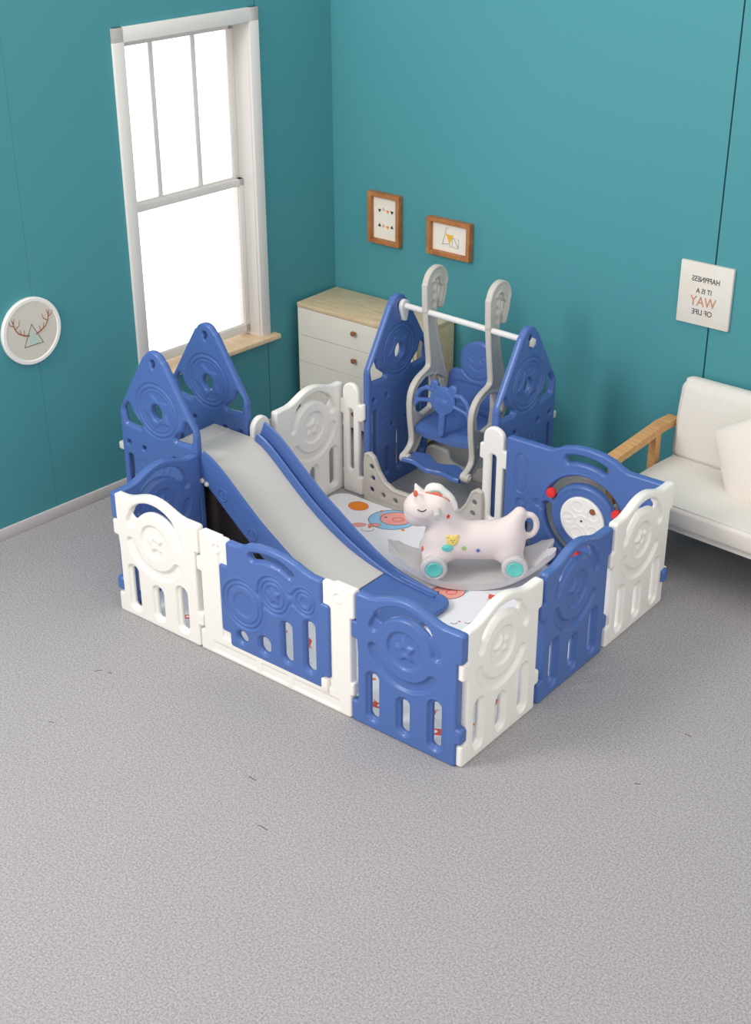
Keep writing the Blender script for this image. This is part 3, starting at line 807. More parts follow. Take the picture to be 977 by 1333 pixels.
def rail_sec(sgn):
    def f(i):
        x = allp[i][0]; t = railtop(x); k = t / 0.1
        dn = float(np.interp(x, [0, .6, .8, 1.1], [-0.045, -0.045, -0.03, -0.02]))
        P = [(0.0, 0.001), (0.0, 0.03 * k), (0.004, 0.040 * k), (0.012, 0.044 * k), (0.018, 0.040 * k), (0.026, 0.022 * k), (0.036, 0.024 * k), (0.041, 0.05 * k), (0.042, 0.085 * k), (0.044, 0.097 * k), (0.048, t), (0.053, t), (0.057, 0.094 * k), (0.06, 0.08 * k), (0.06, 0.0), (0.055, dn), (0.0, dn)]
        return [((Yf if sgn > 0 else Yn) + sgn * (a * (0.65 if sgn < 0 else 0.72)), b) for a, b in P]
    return f
ra = MB().sweep(allp, rail_sec(-1)).build('side_rail', BLUE, sl, 50)
rb = MB().sweep(allp, rail_sec(1)).build('side_rail', BLUE, sl, 50)
# round emblems moulded on the near rail
for x, z in ((0.155, 0.408), (0.325, 0.268)):
    m = MB(); y = Yn - 0.0395
    m.tube([(x + 0.028 * math.cos(a), y, z + 0.028 * math.sin(a)) for a in np.linspace(0, 2 * PI, 28)[:-1]], 0.0034, 6, closed=True)
    m.tube([(x - .008, y, z + .013), (x + .006, y, z + .013), (x + .008, y, z), (x - .006, y, z - .002), (x + .010, y, z - .014)], 0.003, 6)
    m.build('round_emblem', BLUE, ra)
# lip: blue run-out with rounded end corners
def sd_lip(X, Z): return d_box(X, Z, 0.6, 1.128, Yn - 0.038, Yf + 0.044, 0.07)
lm = plate('run_out', lambda X, Z: np.maximum(sd_lip(X, Z), 0.766 - X), (0.76, 1.13, Yn - .04, Yf + .045), 0.022, 0.008, 0.006,
           lambda X, Z: 0.007 * step(d_box(X, Z, 0.6, 1.108, Yn - 0.016, Yf + 0.022, 0.055), 0.006), back=False)
for v in lm.vertices:                                 # plate's -y face becomes the top
    x, y, z = v.co; base = float(np.interp(x, [p[0] for p in lip], [p[1] for p in lip])) - 0.003
    v.co = (x, z, base - y - 0.011 + 0.007)
lo_ = link('run_out', lm, BLUE, sl); lm.flip_normals()
m = MB()
for x, y in ((0.84, 0.6), (0.84, 0.8), (1.03, 0.6), (1.03, 0.8)): m.box((x - .02, y - .02, 0.0), (x + .02, y + .02, 0.04), 0.003)
m.box((0.82, 0.58, 0.012), (1.05, 0.82, 0.036), 0.003)
m.build('run_out_foot', BLUE, sl)
# platform, steps
def rel_plat(X, Z):
    q = np.sin(X * 330) * np.sin(Z * 330); return np.where(q > 0.2, -0.0022, 0.0)
pm = plate('platform', lambda X, Z: d_box(X, Z, -0.262, -0.152, 0.52, 0.878, 0.004), (-0.27, -0.14, 0.52, 0.88), 0.03, 0.004, 0.0042, rel_plat)
for v in pm.vertices: x, y, z = v.co; v.co = (x, z, -y + 0.488)
pm.flip_normals(); link('platform', pm, GREYP, sl)
for sx, sz in ((-0.36, 0.33), (-0.44, 0.17)):
    MB().box((sx - 0.06, 0.521, sz - 0.015), (sx + 0.06, 0.876, sz + 0.015), 0.005).build('step', GREYP, sl)
MB().box((-0.262, 0.523, 0.30), (-0.245, 0.875, 0.475), 0.003).build('riser', GREYP, sl)
bd_ = MB(); bd_.prism([(-0.245, 0.0), (-0.245, 0.46), (0.03, 0.465), (0.09, 0.41), (0.24, 0.285), (0.24, 0.0)], 0.60, 0.84)  # added dark block, stands in for the deep shade below the slide top
tag(bd_.build('added_shade_block', wood('shade_block_dark', srgb(34, 29, 28), srgb(58, 49, 46), (2, 6, 9), 0.6), sl), 'dark brown block added for the shade under the chute')
MB().box((-0.06, 0.523, 0.40), (-0.045, 0.875, 0.49), 0.003).build('support_beam', GREYP, sl)
for x, z in ((0.058, 0.432), (0.032, 0.442)):
    MB().lathe([(0, 0), (0.012, 0), (0.012, 0.006), (0.007, 0.012), (0, 0.013)], 18, Matrix.Translation((x, Yn - 0.036, z)) @ Matrix.Rotation(R(90), 4, 'X')).build('bolt_cap', STEEL, sl)

# ================================================================== SWING
BZ, BY = 0.922, 1.785
bar = thing('swing_bar', 'white horizontal bar between the two back rocket frames', 'swing bar', (0, 0, 0))
MB().cyl((0.163, BY - 0.015, BZ + .012), (0.87, BY - 0.015, BZ - .004), 0.0145, n=24).build('tube', BARM, bar)
m = MB()
m.prism([(0.03 * math.cos(a), 0.03 * math.sin(a)) for a in np.linspace(0.0, PI, 14)] + [(-0.03, -0.01), (-0.008, -0.075), (0.008, -0.075), (0.03, -0.01)], -0.022, 0.0)
M_ = Matrix.Translation((0.165, BY - .015, BZ + .012)) @ Matrix.Rotation(R(90), 4, 'Z')
for i, v in enumerate(m.v): m.v[i] = tuple(M_ @ Vector(v))
m.build('socket', BARM, bar)
MB().lathe([(0, 0), (0.022, 0), (0.025, 0.004), (0.023, 0.012), (0.012, 0.016), (0, 0.017)], 6, Matrix.Translation((0.906, BY - .015, BZ - .006)) @ Matrix.Rotation(R(90), 4, 'Y')).build('end_nut', STEEL, bar)

sw = thing('swing', 'blue toddler swing seat with two grey hooked hanger arms', 'swing', (0, 0, 0))
def chaikin(P, n=2):
    for _ in range(n):
        Q = []
        for a, b in zip(P, P[1:] + P[:1]): Q += [(a[0] * .75 + b[0] * .25, a[1] * .75 + b[1] * .25), (a[0] * .25 + b[0] * .75, a[1] * .25 + b[1] * .75)]
        P = Q
    return P
def sd_arm(X, Z):                                     # X = world y, Z = world z
    stem = d_poly(X, Z, chaikin([(1.748, 1.08), (1.748, 1.05), (1.753, 0.93), (1.775, 0.76), (1.79, 0.66), (1.775, 0.64), (1.70, 0.618), (1.652, 0.578), (1.632, 0.52), (1.638, 0.42), (1.652, 0.34), (1.655, 0.295), (1.635, 0.265), (1.585, 0.238), (1.59, 0.205), (1.63, 0.205), (1.69, 0.245), (1.725, 0.30), (1.76, 0.35), (1.83, 0.385), (1.895, 0.44), (1.925, 0.50), (1.925, 0.56), (1.895, 0.66), (1.86, 0.76), (1.836, 0.86), (1.83, 0.93), (1.83, 1.05), (1.83, 1.08)]), 0.004)
    hook = U(d_arc(X, Z, 1.835, 1.058, 0.058, 0, 180, 0.029), d_path(X, Z, [(1.894, 1.058), (1.895, 1.03), (1.890, 0.995), (1.878, 0.965), (1.870, 0.944)], 0.0185))
    e = U(stem, d_box(X, Z, 1.748, 1.83, 0.93, 1.06, 0.004)); 
    e = U(e, hook); e = SUB(e, d_path(X, Z, [(1.853, 1.055), (1.852, 1.0), (1.843, 0.925)], 0.0115))
    e = SUB(e, d_poly(X, Z, [(1.70, 0.565), (1.75, 0.59), (1.80, 0.585), (1.80, 0.50), (1.79, 0.44), (1.73, 0.43), (1.685, 0.46), (1.68, 0.52)], 0.012))
    e = SUB(e, d_poly(X, Z, [(1.83, 0.50), (1.88, 0.49), (1.885, 0.55), (1.84, 0.58)], 0.01))
    return e
def rel_arm(X, Z):
    d_ = -sd_arm(X, Z); r = 0.006 * step(0.013 - d_, 0.004)
    for hz in (1.052, 1.008, 0.962): r = np.maximum(r, 0.013 * step(d_cir(X, Z, 1.806, hz, 0.0165), 0.003))
    return np.minimum(r, 0.0145)
ARM = plate('hanger_arm', sd_arm, (1.57, 1.93, 0.19, 1.15), 0.034, 0.008, 0.0042, rel_arm)
Mz = Matrix.Rotation(R(90), 4, 'Z')
for ax in (0.312, 0.676):
    me = ARM.copy(); me.transform(Mz)                 # plate x -> world y, plate -y -> world +x
    o = link('hanger_arm', me, DGREYP, sw); o.location = (ax, 0, 0)
    m = MB(); m.cyl((ax - 0.02, 1.607, 0.222), (ax + 0.03, 1.607, 0.222), 0.026, 0.022, bev=0.004); m.cyl((ax + 0.028, 1.607, 0.222), (ax + 0.036, 1.607, 0.222), 0.013)
    m.build('foot_boss', DGREYP, sw)
    MB().lathe([(0, 0), (0.011, 0), (0.01, 0.004), (0, 0.005)], 6, Matrix.Translation((ax + 0.0125, 1.69, 0.355)) @ Matrix.Rotation(R(90), 4, 'Y')).build('bolt_cap', DGREYP, sw)
xa, xb = 0.328, 0.660; xm = (xa + xb) / 2
# seat: dished plate with a wavy front edge
N1, N2 = 30, 22; top = []; bot = []
for i in range(N1 + 1):
    u = i / N1
    for j in range(N2 + 1):
        v = j / N2
        yf_ = 1.648 - 0.028 * math.exp(-((u - .5) / .13) ** 2) + 0.012 * math.cos(u * 4 * PI)
        y = yf_ + (1.93 - yf_) * v
        z = 0.392 - 0.016 * math.sin(PI * u) * math.sin(PI * min(1, v * 1.1)) + 0.02 * v * v - 0.02 * max(0, 0.18 - v) / 0.18
        z += 0.0015 * math.sin(v * 60) * (1 if 0.15 < u < .85 else 0)
        top.append((xa + (xb - xa) * u, y, z)); bot.append((xa + (xb - xa) * u, y + .006 * (1 - v), z - 0.03))
m = MB(); k = len(top); fs = []
W_ = N2 + 1
for i in range(N1):
    for j in range(N2):
        a = i * W_ + j; fs.append((a, a + 1, a + W_ + 1, a + W_)); fs.append((k + a, k + a + W_, k + a + W_ + 1, k + a + 1))
rim = [i * W_ for i in range(N1)] + [N1 * W_ + j for j in range(N2)] + [i * W_ + N2 for i in range(N1, 0, -1)] + [j for j in range(N2, 0, -1)]
for a, b in zip(rim, rim[1:] + rim[:1]): fs.append((a, b, k + b, k + a))
m.add(top + bot, fs).build('seat', BLUE, sw, 55)
# backrest with a round head and a moulded smile
def sd_back(X, Z): return SU(d_box(X, Z, -0.158, 0.158, 0.0, 0.205, 0.04), d_ell(X, Z, 0.005, 0.265, 0.108, 0.10), 0.02)
def rel_back(X, Z):
    r = bead(np.abs(d_ell(X, Z, 0.005, 0.265, 0.102, 0.094)), 0.004, 0.004)
    r = r + bead(d_arc(X, Z, 0.005, 0.262, 0.036, 215, 325, 0.0), 0.0045, 0.003)
    for s in (-1, 1): r = r + bead(np.abs(d_cir(X, Z, 0.005 + s * 0.03, 0.28, 0.012)), 0.0035, 0.003)
    r = r + 0.005 * step(d_box(X, Z, -0.13, 0.13, 0.03, 0.15, 0.03), 0.006)
    return r
bk = plate('backrest', sd_back, (-0.16, 0.16, 0, 0.37), 0.03, 0.010, 0.0045, rel_back)
o = link('backrest', bk, BLUE, sw); o.location = (xm - 0.004, 1.915, 0.40); o.rotation_euler = (R(-9), 0, 0)
# guard with bear face
def sd_guard(X, Z):
    e = U(d_ell(X, Z, 0, 0, 0.074, 0.07), d_cir(X, Z, -0.055, 0.068, 0.024), d_cir(X, Z, 0.055, 0.062, 0.026))
    e = SU(e, d_cap(X, Z, 0.005, -0.05, 0.005, -0.165, 0.018), 0.012)
    for s in (-1, 1):
        lp = d_path(X, Z, [(s * .06, 0.038), (s * .10, 0.042), (s * 0.135, 0.02), (s * 0.155, -0.015), (s * .158, -0.05)], 0.011)
        e = U(e, lp, d_path(X, Z, [(s * .06, -0.015), (s * 0.10, -0.022), (s * 0.14, -0.03), (s * .158, -.055)], 0.010))
    return e
def rel_guard(X, Z):
    r = bead(np.abs(d_ell(X, Z, 0, 0, 0.064, 0.06)), 0.004, 0.003)
    r = r - 0.003 * step(d_ell(X, Z, 0, -0.015, 0.026, 0.02), 0.004) + bead(d_arc(X, Z, 0, -.018, 0.014, 200, 340, 0), 0.003, 0.003)
    for s in (-1, 1): r = r + 0.003 * step(d_cir(X, Z, s * 0.028, 0.012, 0.008), 0.003)
    return r
gm = plate('front_guard', sd_guard, (-0.17, 0.17, -0.185, 0.095), 0.026, 0.009, 0.004, rel_guard)
o = link('front_guard', gm, BLUE, sw); o.location = (xm + 0.008, 1.655, 0.56); o.rotation_euler = (R(-6), 0, 0)
# footrest
fr = []
for i in range(25):
    u = i / 24; fr.append((xa - .004 + (xb - xa + .008) * u, 0.232 - 0.008 * math.sin(PI * u) ** 2 - 0.016 * u))
def fsec(i):
    u = i / 24; y0 = 1.568 - 0.009 * math.cos(u * 4 * PI + 1); y1 = y0 + 0.105 - 0.012 * math.cos(u * 4 * PI)
    return [(y0, -0.012), (y0, 0.002), (y0 + .006, 0.008), (y0 + .022, 0.004), (y1 - .022, 0.004), (y1 - .006, 0.008), (y1, 0.002), (y1, -0.012), (y1 - .008, -0.018), (y0 + .008, -0.018)]
MB().sweep(fr, fsec).build('footrest', BLUE, sw, 50)

# floor braces of the swing
def sd_brace(X, Z):
    pts = [(0.02, 0.0), (0.72, 0.0), (0.72, 0.20), (0.714, 0.25), (0.69, 0.258), (0.665, 0.24), (0.635, 0.17), (0.60, 0.122), (0.54, 0.10), (0.20, 0.10), (0.145, 0.125), (0.105, 0.175), (0.075, 0.24), (0.05, 0.258), (0.026, 0.25), (0.02, 0.20)]
    e = d_poly(X, Z, pts, 0.006)
    for s in (0, 1):
        for qx, qz in ((0.062, 0.19), (0.07, 0.13), (0.062, 0.065), (0.135, 0.055), (0.21, 0.048)):
            q = qx if s == 0 else 0.74 - qx
            e = SUB(e, d_ell(X, Z, q, qz, 0.0125, 0.0125))
    return e
def rel_brace(X, Z):
    return 0.007 * step(0.017 + sd_brace(X, Z) + 0.004, 0.004)
BR = plate('brace_body', sd_brace, (0, 0.74, 0, 0.27), 0.03, 0.007, 0.0045, lambda X, Z: 0.006 * step(0.014 + d_poly(X, Z, [(0.02, 0.0), (0.72, 0.0), (0.72, 0.20), (0.714, 0.25), (0.69, 0.258), (0.665, 0.24), (0.635, 0.17), (0.60, 0.122), (0.54, 0.10), (0.20, 0.10), (0.145, 0.125), (0.105, 0.175), (0.075, 0.24), (0.05, 0.258), (0.026, 0.25), (0.02, 0.20)], 0.006), 0.004))
o = link('floor_brace', BR, DGREYP); o.location = (0.147, 1.478, 0); tag(o, 'grey curved floor brace across the front of the swing', 'swing brace', 'floor braces of the swing')
RB_ = chaikin([(0.02, 0.0), (0.72, 0.0), (0.72, 0.15), (0.64, 0.155), (0.56, 0.15), (0.46, 0.14), (0.40, 0.10), (0.34, 0.055), (0.24, 0.042), (0.18, 0.05), (0.165, 0.09), (0.15, 0.112), (0.10, 0.115), (0.02, 0.11)], 2)
o = link('floor_brace', plate('brace_body', lambda X, Z: d_poly(X, Z, RB_, 0.004), (0, 0.74, 0, 0.17), 0.03, 0.007, 0.005), DGREYP); o.location = (0.147, 1.985, 0); tag(o, 'grey curved floor brace across the back of the swing, by the wall', 'swing brace', 'floor braces of the swing')

# ================================================================== PLAY MAT
mt = thing('play_mat', 'white foam play mat with orange and pink cartoon prints inside the playpen', 'play mat', (0, 0, 0))
mm_ = plate('foam_sheet', lambda X, Z: d_box(X, Z, 0.02, 1.765, 0.04, 1.455, 0.09), (0.02, 1.765, 0.04, 1.455), 0.012, 0.005, 0.012)
for v in mm_.vertices: x, y, z = v.co; v.co = (x, z, -y + 0.006)
mm_.flip_normals(); link('foam_sheet', mm_, MATM, mt)
def ell(m, x, y, a, b, rot, mi, z=0.0124, n=28, y0=None):
    c, s = math.cos(R(rot)), math.sin(R(rot))
    P = [(x + a * math.cos(t) * c - b * math.sin(t) * s, y + a * math.cos(t) * s + b * math.sin(t) * c, z) for t in np.linspace(0, 2 * PI, n + 1)[:-1]]
    m.add(P, [tuple(range(n))], mi)
def outline(m, x, y, a, b, rot, mi, w=0.003, z=0.0131, n=28, t0=0, t1=2 * PI):
    c, s = math.cos(R(rot)), math.sin(R(rot)); V = []
    T = np.linspace(t0, t1, n + 1)
    for t in T:
        for k in (-w, w):
            V.append((x + (a + k) * math.cos(t) * c - (b + k) * math.sin(t) * s, y + (a + k) * math.cos(t) * s + (b + k) * math.sin(t) * c, z))
    m.add(V, [(2 * i, 2 * i + 1, 2 * i + 3, 2 * i + 2) for i in range(n)], mi)
mats = [P_OR, P_PK, P_RD, P_BL, P_GY, WHITE]
VIEW = 38.7                                            # prints read upright from the front right of the mat
pr = MB()
ell(pr, 0.206, 1.37, 0.052, 0.044, 0, 0); outline(pr, 0.206, 1.37, 0.052, 0.044, 0, 2, 0.0016); pr.build('planet_print', mats, mt)
def piggy(x, y, s, rot, ring):
    p = MB(); c, sn = math.cos(R(rot)), math.sin(R(rot))
    q = lambda a, b: (x + (a * c - b * sn) * s, y + (a * sn + b * c) * s)
    if ring:
        ell(p, *q(0, 0), 0.115 * s, 0.1 * s, rot, 3, 0.0122); outline(p, *q(0, 0), 0.115 * s, 0.1 * s, rot, 4, 0.0016)
    ell(p, *q(0.02, 0.01), 0.078 * s, 0.066 * s, rot, 1, 0.0125); outline(p, *q(0.02, 0.01), 0.078 * s, 0.066 * s, rot, 4, 0.0016)
    ell(p, *q(-0.04, 0.05), 0.022 * s, 0.018 * s, rot + 30, 1, 0.0127); ell(p, *q(0.07, 0.055), 0.022 * s, 0.018 * s, rot, 1, 0.0127)
    outline(p, *q(0.028, 0.0), 0.026 * s, 0.02 * s, rot, 2, 0.002, 0.0133)
    for a in (-0.03, 0.07): ell(p, *q(a, 0.025), 0.006 * s, 0.006 * s, rot, 4, 0.0134)
    p.build('round_face_print', mats, mt)
piggy(0.425, 1.36, 1.0, VIEW, True)
piggy(1.035, 0.965, 0.95, VIEW + 20, False)
for x, y, k in ((0.33, 1.22, 1.0), (1.02, 0.23, 0.8), (0.62, 0.24, .9), (1.40, 0.62, .9)):
    p = MB()
    ell(p, x, y, 0.035 * k, 0.018 * k, VIEW, 1); outline(p, x, y, 0.035 * k, 0.018 * k, VIEW, 2, 0.0014)
    ell(p, x + 0.06 * k, y + 0.045 * k, 0.03 * k, 0.016 * k, VIEW, 1); outline(p, x + .06 * k, y + .045 * k, 0.03 * k, 0.016 * k, VIEW, 2, .0014)
    outline(p, x + .06 * k, y - 0.005, 0.03 * k, 0.025 * k, VIEW, 4, .0012, t0=PI, t1=2 * PI)
    p.build('creature_print', mats, mt)
def rkt(x, y, s, rot):
    p = MB(); c, sn = math.cos(R(rot)), math.sin(R(rot)); q = lambda a, b: (x + (a * c - b * sn) * s, y + (a * sn + b * c) * s, 0.0128)
    p.add([q(-.04, -.02), q(.03, -.02), q(.055, 0), q(.03, .02), q(-.04, .02)], [(0, 1, 2, 3, 4)], 2)
    p.add([q(-.03, .02), q(-.06, .04), q(-.02, .022)], [(0, 1, 2)], 0); p.add([q(-.03, -.02), q(-.06, -.04), q(-.02, -.022)], [(0, 1, 2)], 0)
    ell(p, x, y, 0.010 * s, 0.010 * s, 0, 5, 0.0136)
    p.build('rocket_print', mats, mt)
for x, y, s, rot in ((1.225, 1.075, 0.8, 30), (1.46, 0.80, .85, 60), (1.5, 0.2, .9, 200), (0.4, 0.2, .8, 20), (1.66, 0.45, 1.0, 80), (1.66, 0.70, .8, 10), (0.82, 0.28, .8, 120), (1.62, 1.1, .8, 70), (1.33, 0.12, .8, 10), (0.28, 0.12, .8, 40), (1.1, 0.12, .9, 70), (0.9, 0.14, .8, 200), (1.6, 0.12, 1.0, 30)): rkt(x, y, s, rot)
p = MB()
for x, y in ((0.385, 1.235), (0.53, 1.31), (0.33, 1.40), (0.6, 1.2), (1.3, 1.2), (0.7, 0.2), (1.2, 0.25), (1.55, 0.55), (1.69, 0.25), (1.69, 0.95), (.25, .3)): ell(p, x, y, 0.010, 0.008, 0, 0)
for x, y in ((1.085, 1.03), (0.5, 0.3), (1.4, 0.3), (1.6, 0.9)): ell(p, x, y, 0.022, 0.018, 20, 3)
p.pieces('dot_print', mats, mt)
p = MB()                                               # small sleepy faces near the front corner
for x, y in ((1.205, 0.79), (1.25, 0.83), (1.285, 0.80), (1.32, 0.84)):
    outline(p, x, y, 0.013, 0.009, VIEW, 4, 0.0016, t0=PI, t1=2 * PI); ell(p, x + .012, y + .022, .006, .004, VIEW, 2, .0136)
p.build('face_line_print', mats, mt)

# ================================================================== ROCKING HORSE
ho = thing('rocking_horse', 'blush white rocking horse on grey rocker board with mint wheel hubs', 'rocking horse', (1.035, 1.152, 0.012), -yaw)
def horse(X, Y, Z):
    yw = 0.9
    def c(a, b, ra, rb, sy=0.0):
        A = s_cap(X, Y, Z, (a[0], sy, a[1]), (b[0], sy, b[1]), ra, rb); return A
    e = c((-0.11, 0.19), (0.15, 0.19), 0.088, 0.088)
    e = SU(e, c((0.15, 0.20), (0.207, 0.322), 0.076, 0.030), 0.035)
    e = SU(e, c((-0.14, 0.20), (-0.165, 0.14), 0.075, 0.06), 0.03)
    e = SU(e, c((-0.10, 0.24), (-0.165, 0.36), 0.068, 0.062), 0.04)
    hd = SU(c((-0.165, 0.375), (-0.225, 0.36), 0.06, 0.068), c((-0.235, 0.34), (-0.24, 0.325), 0.068, 0.06), 0.03)
    e = SU(e, hd, 0.035)
    for s in (-1, 1):
        e = SU(e, s_cap(X, Y, Z, (-0.14, s * .04, .15), (-0.172, s * .048, .115), .058, .048), .02)
        e = SU(e, s_cap(X, Y, Z, (0.16, s * .04, .15), (0.183, s * .048, .115), .062, .05), .02)
        ear = s_cap(X, Y, Z, (-0.228, s * .036, .395), (-0.25, s * .040, .445), .03, .007); e = SU(e, ear, .008)
    # tail loop
    a = np.arctan2((Z - .262) / .052, (X - .248) / .036)
    q = np.sqrt((X - .248 - .036 * np.cos(a)) ** 2 + (Z - .262 - .052 * np.sin(a)) ** 2 + Y ** 2) - .0145
    e = SU(e, q, .012)
    return e
hb = link('body', blob('body', horse, (-0.33, -0.15, 0.03), (0.32, 0.15, 0.49), 0.0062), PINK, ho)
VD = Vector((0, math.cos(R(28)), -math.sin(R(28))))
def onto(x, v, back=0.0):                              # walk along VD until the surface of the horse is met
    p = Vector((x, 0, v)) - VD * 0.5
    for _ in range(80):
        dd = float(horse(np.array(p.x), np.array(p.y), np.array(p.z)))
        if dd < 0.0006: break
        p = p + VD * min(dd, .05) * .8
    e = 0.003
    f = lambda q: float(horse(np.array(q.x), np.array(q.y), np.array(q.z)))
    n = Vector((f(p + Vector((e, 0, 0))) - f(p - Vector((e, 0, 0))), f(p + Vector((0, e, 0))) - f(p - Vector((0, e, 0))), f(p + Vector((0, 0, e))) - f(p - Vector((0, 0, e))))); n.normalize()
    return p, n
def hp(px, py): return (px - 612) / 289.4, (750 - py) / 256
def stick(px, py):
    p, n = onto(*hp(px, py)); zz = Vector((0, 0, 1)); u = zz - n * zz.dot(n); u.normalize(); w = u.cross(n)
    Mx = Matrix((w, -n, u)).transposed().to_4x4(); Mx.translation = p; return Mx, p, n   # local -y = outwards, z up
# mane and stripes
def smooth2(pts, n=24):
    P = np.array(pts); t = np.linspace(0, len(P) - 1, n); return [(float(np.interp(k, range(len(P)), P[:, 0])), float(np.interp(k, range(len(P)), P[:, 1]))) for k in t]
arc = [(-0.2137, .446), (-.200, .461), (-.179, .469), (-.149, .466), (-.130, .448), (-.10, .424), (-.08, .398), (-.065, .368), (-.058, .34)]
A = []
for a, b in smooth2(arc):
    v = Vector((a + 0.165, b - 0.36)); v.normalize(); A.append((a - v.x * .021, b - v.y * .021, v))
NA = len(A)
mn = MB().tube([(a, 0.0, b) for a, b, v in A], [0.0235 * (0.55 + .45 * min(1, i / 4, (NA - 1 - i) / 8 + .2)) for i in range(NA)], 14).build('mane', WHITE, ho)
def stripe(path, mat, r):
    P = []
    for px, py in path:
        Mx, p, n = stick(px, py); P.append(p + n * 0.001)
    n = len(P); MB().tube(P, [r * (.55 + .45 * min(1, k / 1.5, (n - 1 - k) / 2)) for k in range(n)], 10).build('mane_stripe', mat, mn)
stripe([(552, 640.5), (556, 641), (560, 641.5), (564, 642.5), (568, 644), (572, 646)], ORANGE, 0.0085)
stripe([(572, 646.5), (577, 648.5), (582, 652), (586, 656), (590, 661), (592.5, 666)], PEACH, 0.004)
P = [(a - v.x * .004, -0.0225, b - v.y * .004) for a, b, v in A[2:17]]
MB().tube(P, [0.005 * min(1, .4 + k / 4, .4 + (14 - k) / 4) for k in range(15)], 10).build('mane_stripe', SAGE, mn)
# inner ears, eye
Mx, p, n = stick(538.8, 642.5)
er = MB().sphere((0, 0, 0), (.0105, .004, .0165), None, 18)
for i, v in enumerate(er.v): er.v[i] = tuple(Mx @ Vector(v))
tag(er.build('inner_ear', ORANGE, ho), 'coral inner ear')
for py_s in (1,):
    Mx, p, n = stick(547, 663)
    m = MB(); m.tube([Mx @ Vector((a, -0.001 + 0.9 * a * a * 7, -0.007 + a * a * 24)) for a in np.linspace(-.019, .019, 9)], 0.0024, 6); m.build('closed_eye', DARK, ho)
# handle bar through the head
m = MB(); m.tube([(-0.160, y, 0.372 - 0.10 * max(0, abs(y) - .05)) for y in np.linspace(-0.125, .125, 13)], 0.0165, 16); hbm = m.build('handle_bar', GREYP, ho)
# stickers
def star_st(px, py, s, mat):
    Mx, p, n = stick(px, py)
    m = MB(); P = [(x, z) for x, z in star(0, 0, s, s * .5)]; m.prism(P, -0.0022, 0.003, M=Mx); m.build('star_sticker', mat, ho)
star_st(580.3, 671.4, .011, RED); star_st(600.5, 712, .013, plastic('leaf_green', srgb(170, 200, 96))); star_st(618.5, 715, .011, plastic('star_blue', srgb(84, 116, 190)))
Mx, p, n = stick(586, 702)
bear = MB().sphere((0, 0, 0), (.027, .006, .0235), None, 18)
for s in (-1, 1): bear.sphere((s * .020, 0, .018), (.009, .005, .009), None, 12)
for i, v in enumerate(bear.v): bear.v[i] = tuple(Mx @ Vector(v))
bs = bear.build('bear_sticker', YELLOW, ho); tag(bs, 'yellow bear head sticker')
ey = MB()
for a, b in ((-.007, .002), (.007, .002), (0, -.006)): ey.sphere(Mx @ Vector((a, -.006, b)), .0022, None, 10)
ey.build('bear_face', DARK, bs)
Mx, p, n = stick(579.6, 711.5)
bd = MB().sphere((0, 0, 0), (.026, .006, .018), None, 18); bd.sphere((-.004, -.004, .002), (.010, .004, .007), None, 12)
for i, v in enumerate(bd.v): bd.v[i] = tuple(Mx @ Vector(v))
bd.build('bear_suit', TEAL, bs)
Mx, p, n = stick(549, 712.5)
sd_ = MB().sphere((0, 0, 0), (.011, .006, .012), None, 14)
for i, v in enumerate(sd_.v): sd_.v[i] = tuple(Mx @ Vector(v))
sd_.build('chest_sticker', ORANGE, ho)
Mx2 = Mx @ Matrix.Translation((-.012, .002, -.012)); sd2 = MB().sphere((0, 0, 0), (.011, .006, .009), None, 14)
for i, v in enumerate(sd2.v): sd2.v[i] = tuple(Mx2 @ Vector(v))
sd2.build('chest_sticker', P_BL, ho)
# wheels
for wx in (-0.17, 0.185):
    for s in (-1, 1):
        Mw = Matrix.Translation((wx, s * 0.094, 0.102)) @ Matrix.Rotation(R(90 if s < 0 else -90), 4, 'X')
        wh = MB().lathe([(0, -.02), (.052, -.02), (.058, -.012), (.0585, .014), (.054, .024), (.044, .026), (.040, .022), (0, .022)], 36, Mw).build('wheel', PALEG, ho)
        MB().lathe([(0, .018), (.036, .018), (.037, .023), (.034, .026), (.027, .0265), (.025, .0255), (0, .0262)], 36, Mw).build('wheel_hub', TEAL, wh)
# rocker board with scalloped ends
nu, nv = 64, 26; tp, bt = [], []
for i in range(nu + 1):
    u = -1 + 2 * i / nu
    for j in range(nv + 1):
        v = -1 + 2 * j / nv
        xe = 0.372 - 0.032 * math.exp(-(v / .22) ** 2) - 0.05 * max(0, abs(v) - .62) ** 2 / .144
        x = u * xe; w = 0.128 - 0.05 * max(0, (abs(u) - .35) / .65) ** 1.6
        y = v * w; zb = 0.002 + 0.135 * (abs(x) / .37) ** 2.1
        lipz = 0.012 * max(0, (abs(v) - .8) / .2) ** 2 + 0.006 * max(0, (abs(u) - .9) / .1)
        tp.append((x, y, zb + 0.022 + lipz)); bt.append((x * .992, y * .985, zb))
k = len(tp); W_ = nv + 1; fs = []
for i in range(nu):
    for j in range(nv):
        a = i * W_ + j; fs.append((a, a + W_, a + W_ + 1, a + 1)); fs.append((k + a, k + a + 1, k + a + W_ + 1, k + a + W_))
rim = [i * W_ for i in range(nu)] + [nu * W_ + j for j in range(nv)] + [i * W_ + nv for i in range(nu, 0, -1)] + [j for j in range(nv, 0, -1)]
for a, b in zip(rim, rim[1:] + rim[:1]): fs.append((a, b, k + b, k + a))
rk = MB().add(tp + bt, fs).build('rocker_board', PALEG, ho, 45)
bv = rk.modifiers.new('round', 'BEVEL'); bv.width = 0.006; bv.segments = 3; bv.limit_method = 'ANGLE'; bv.angle_limit = R(40)

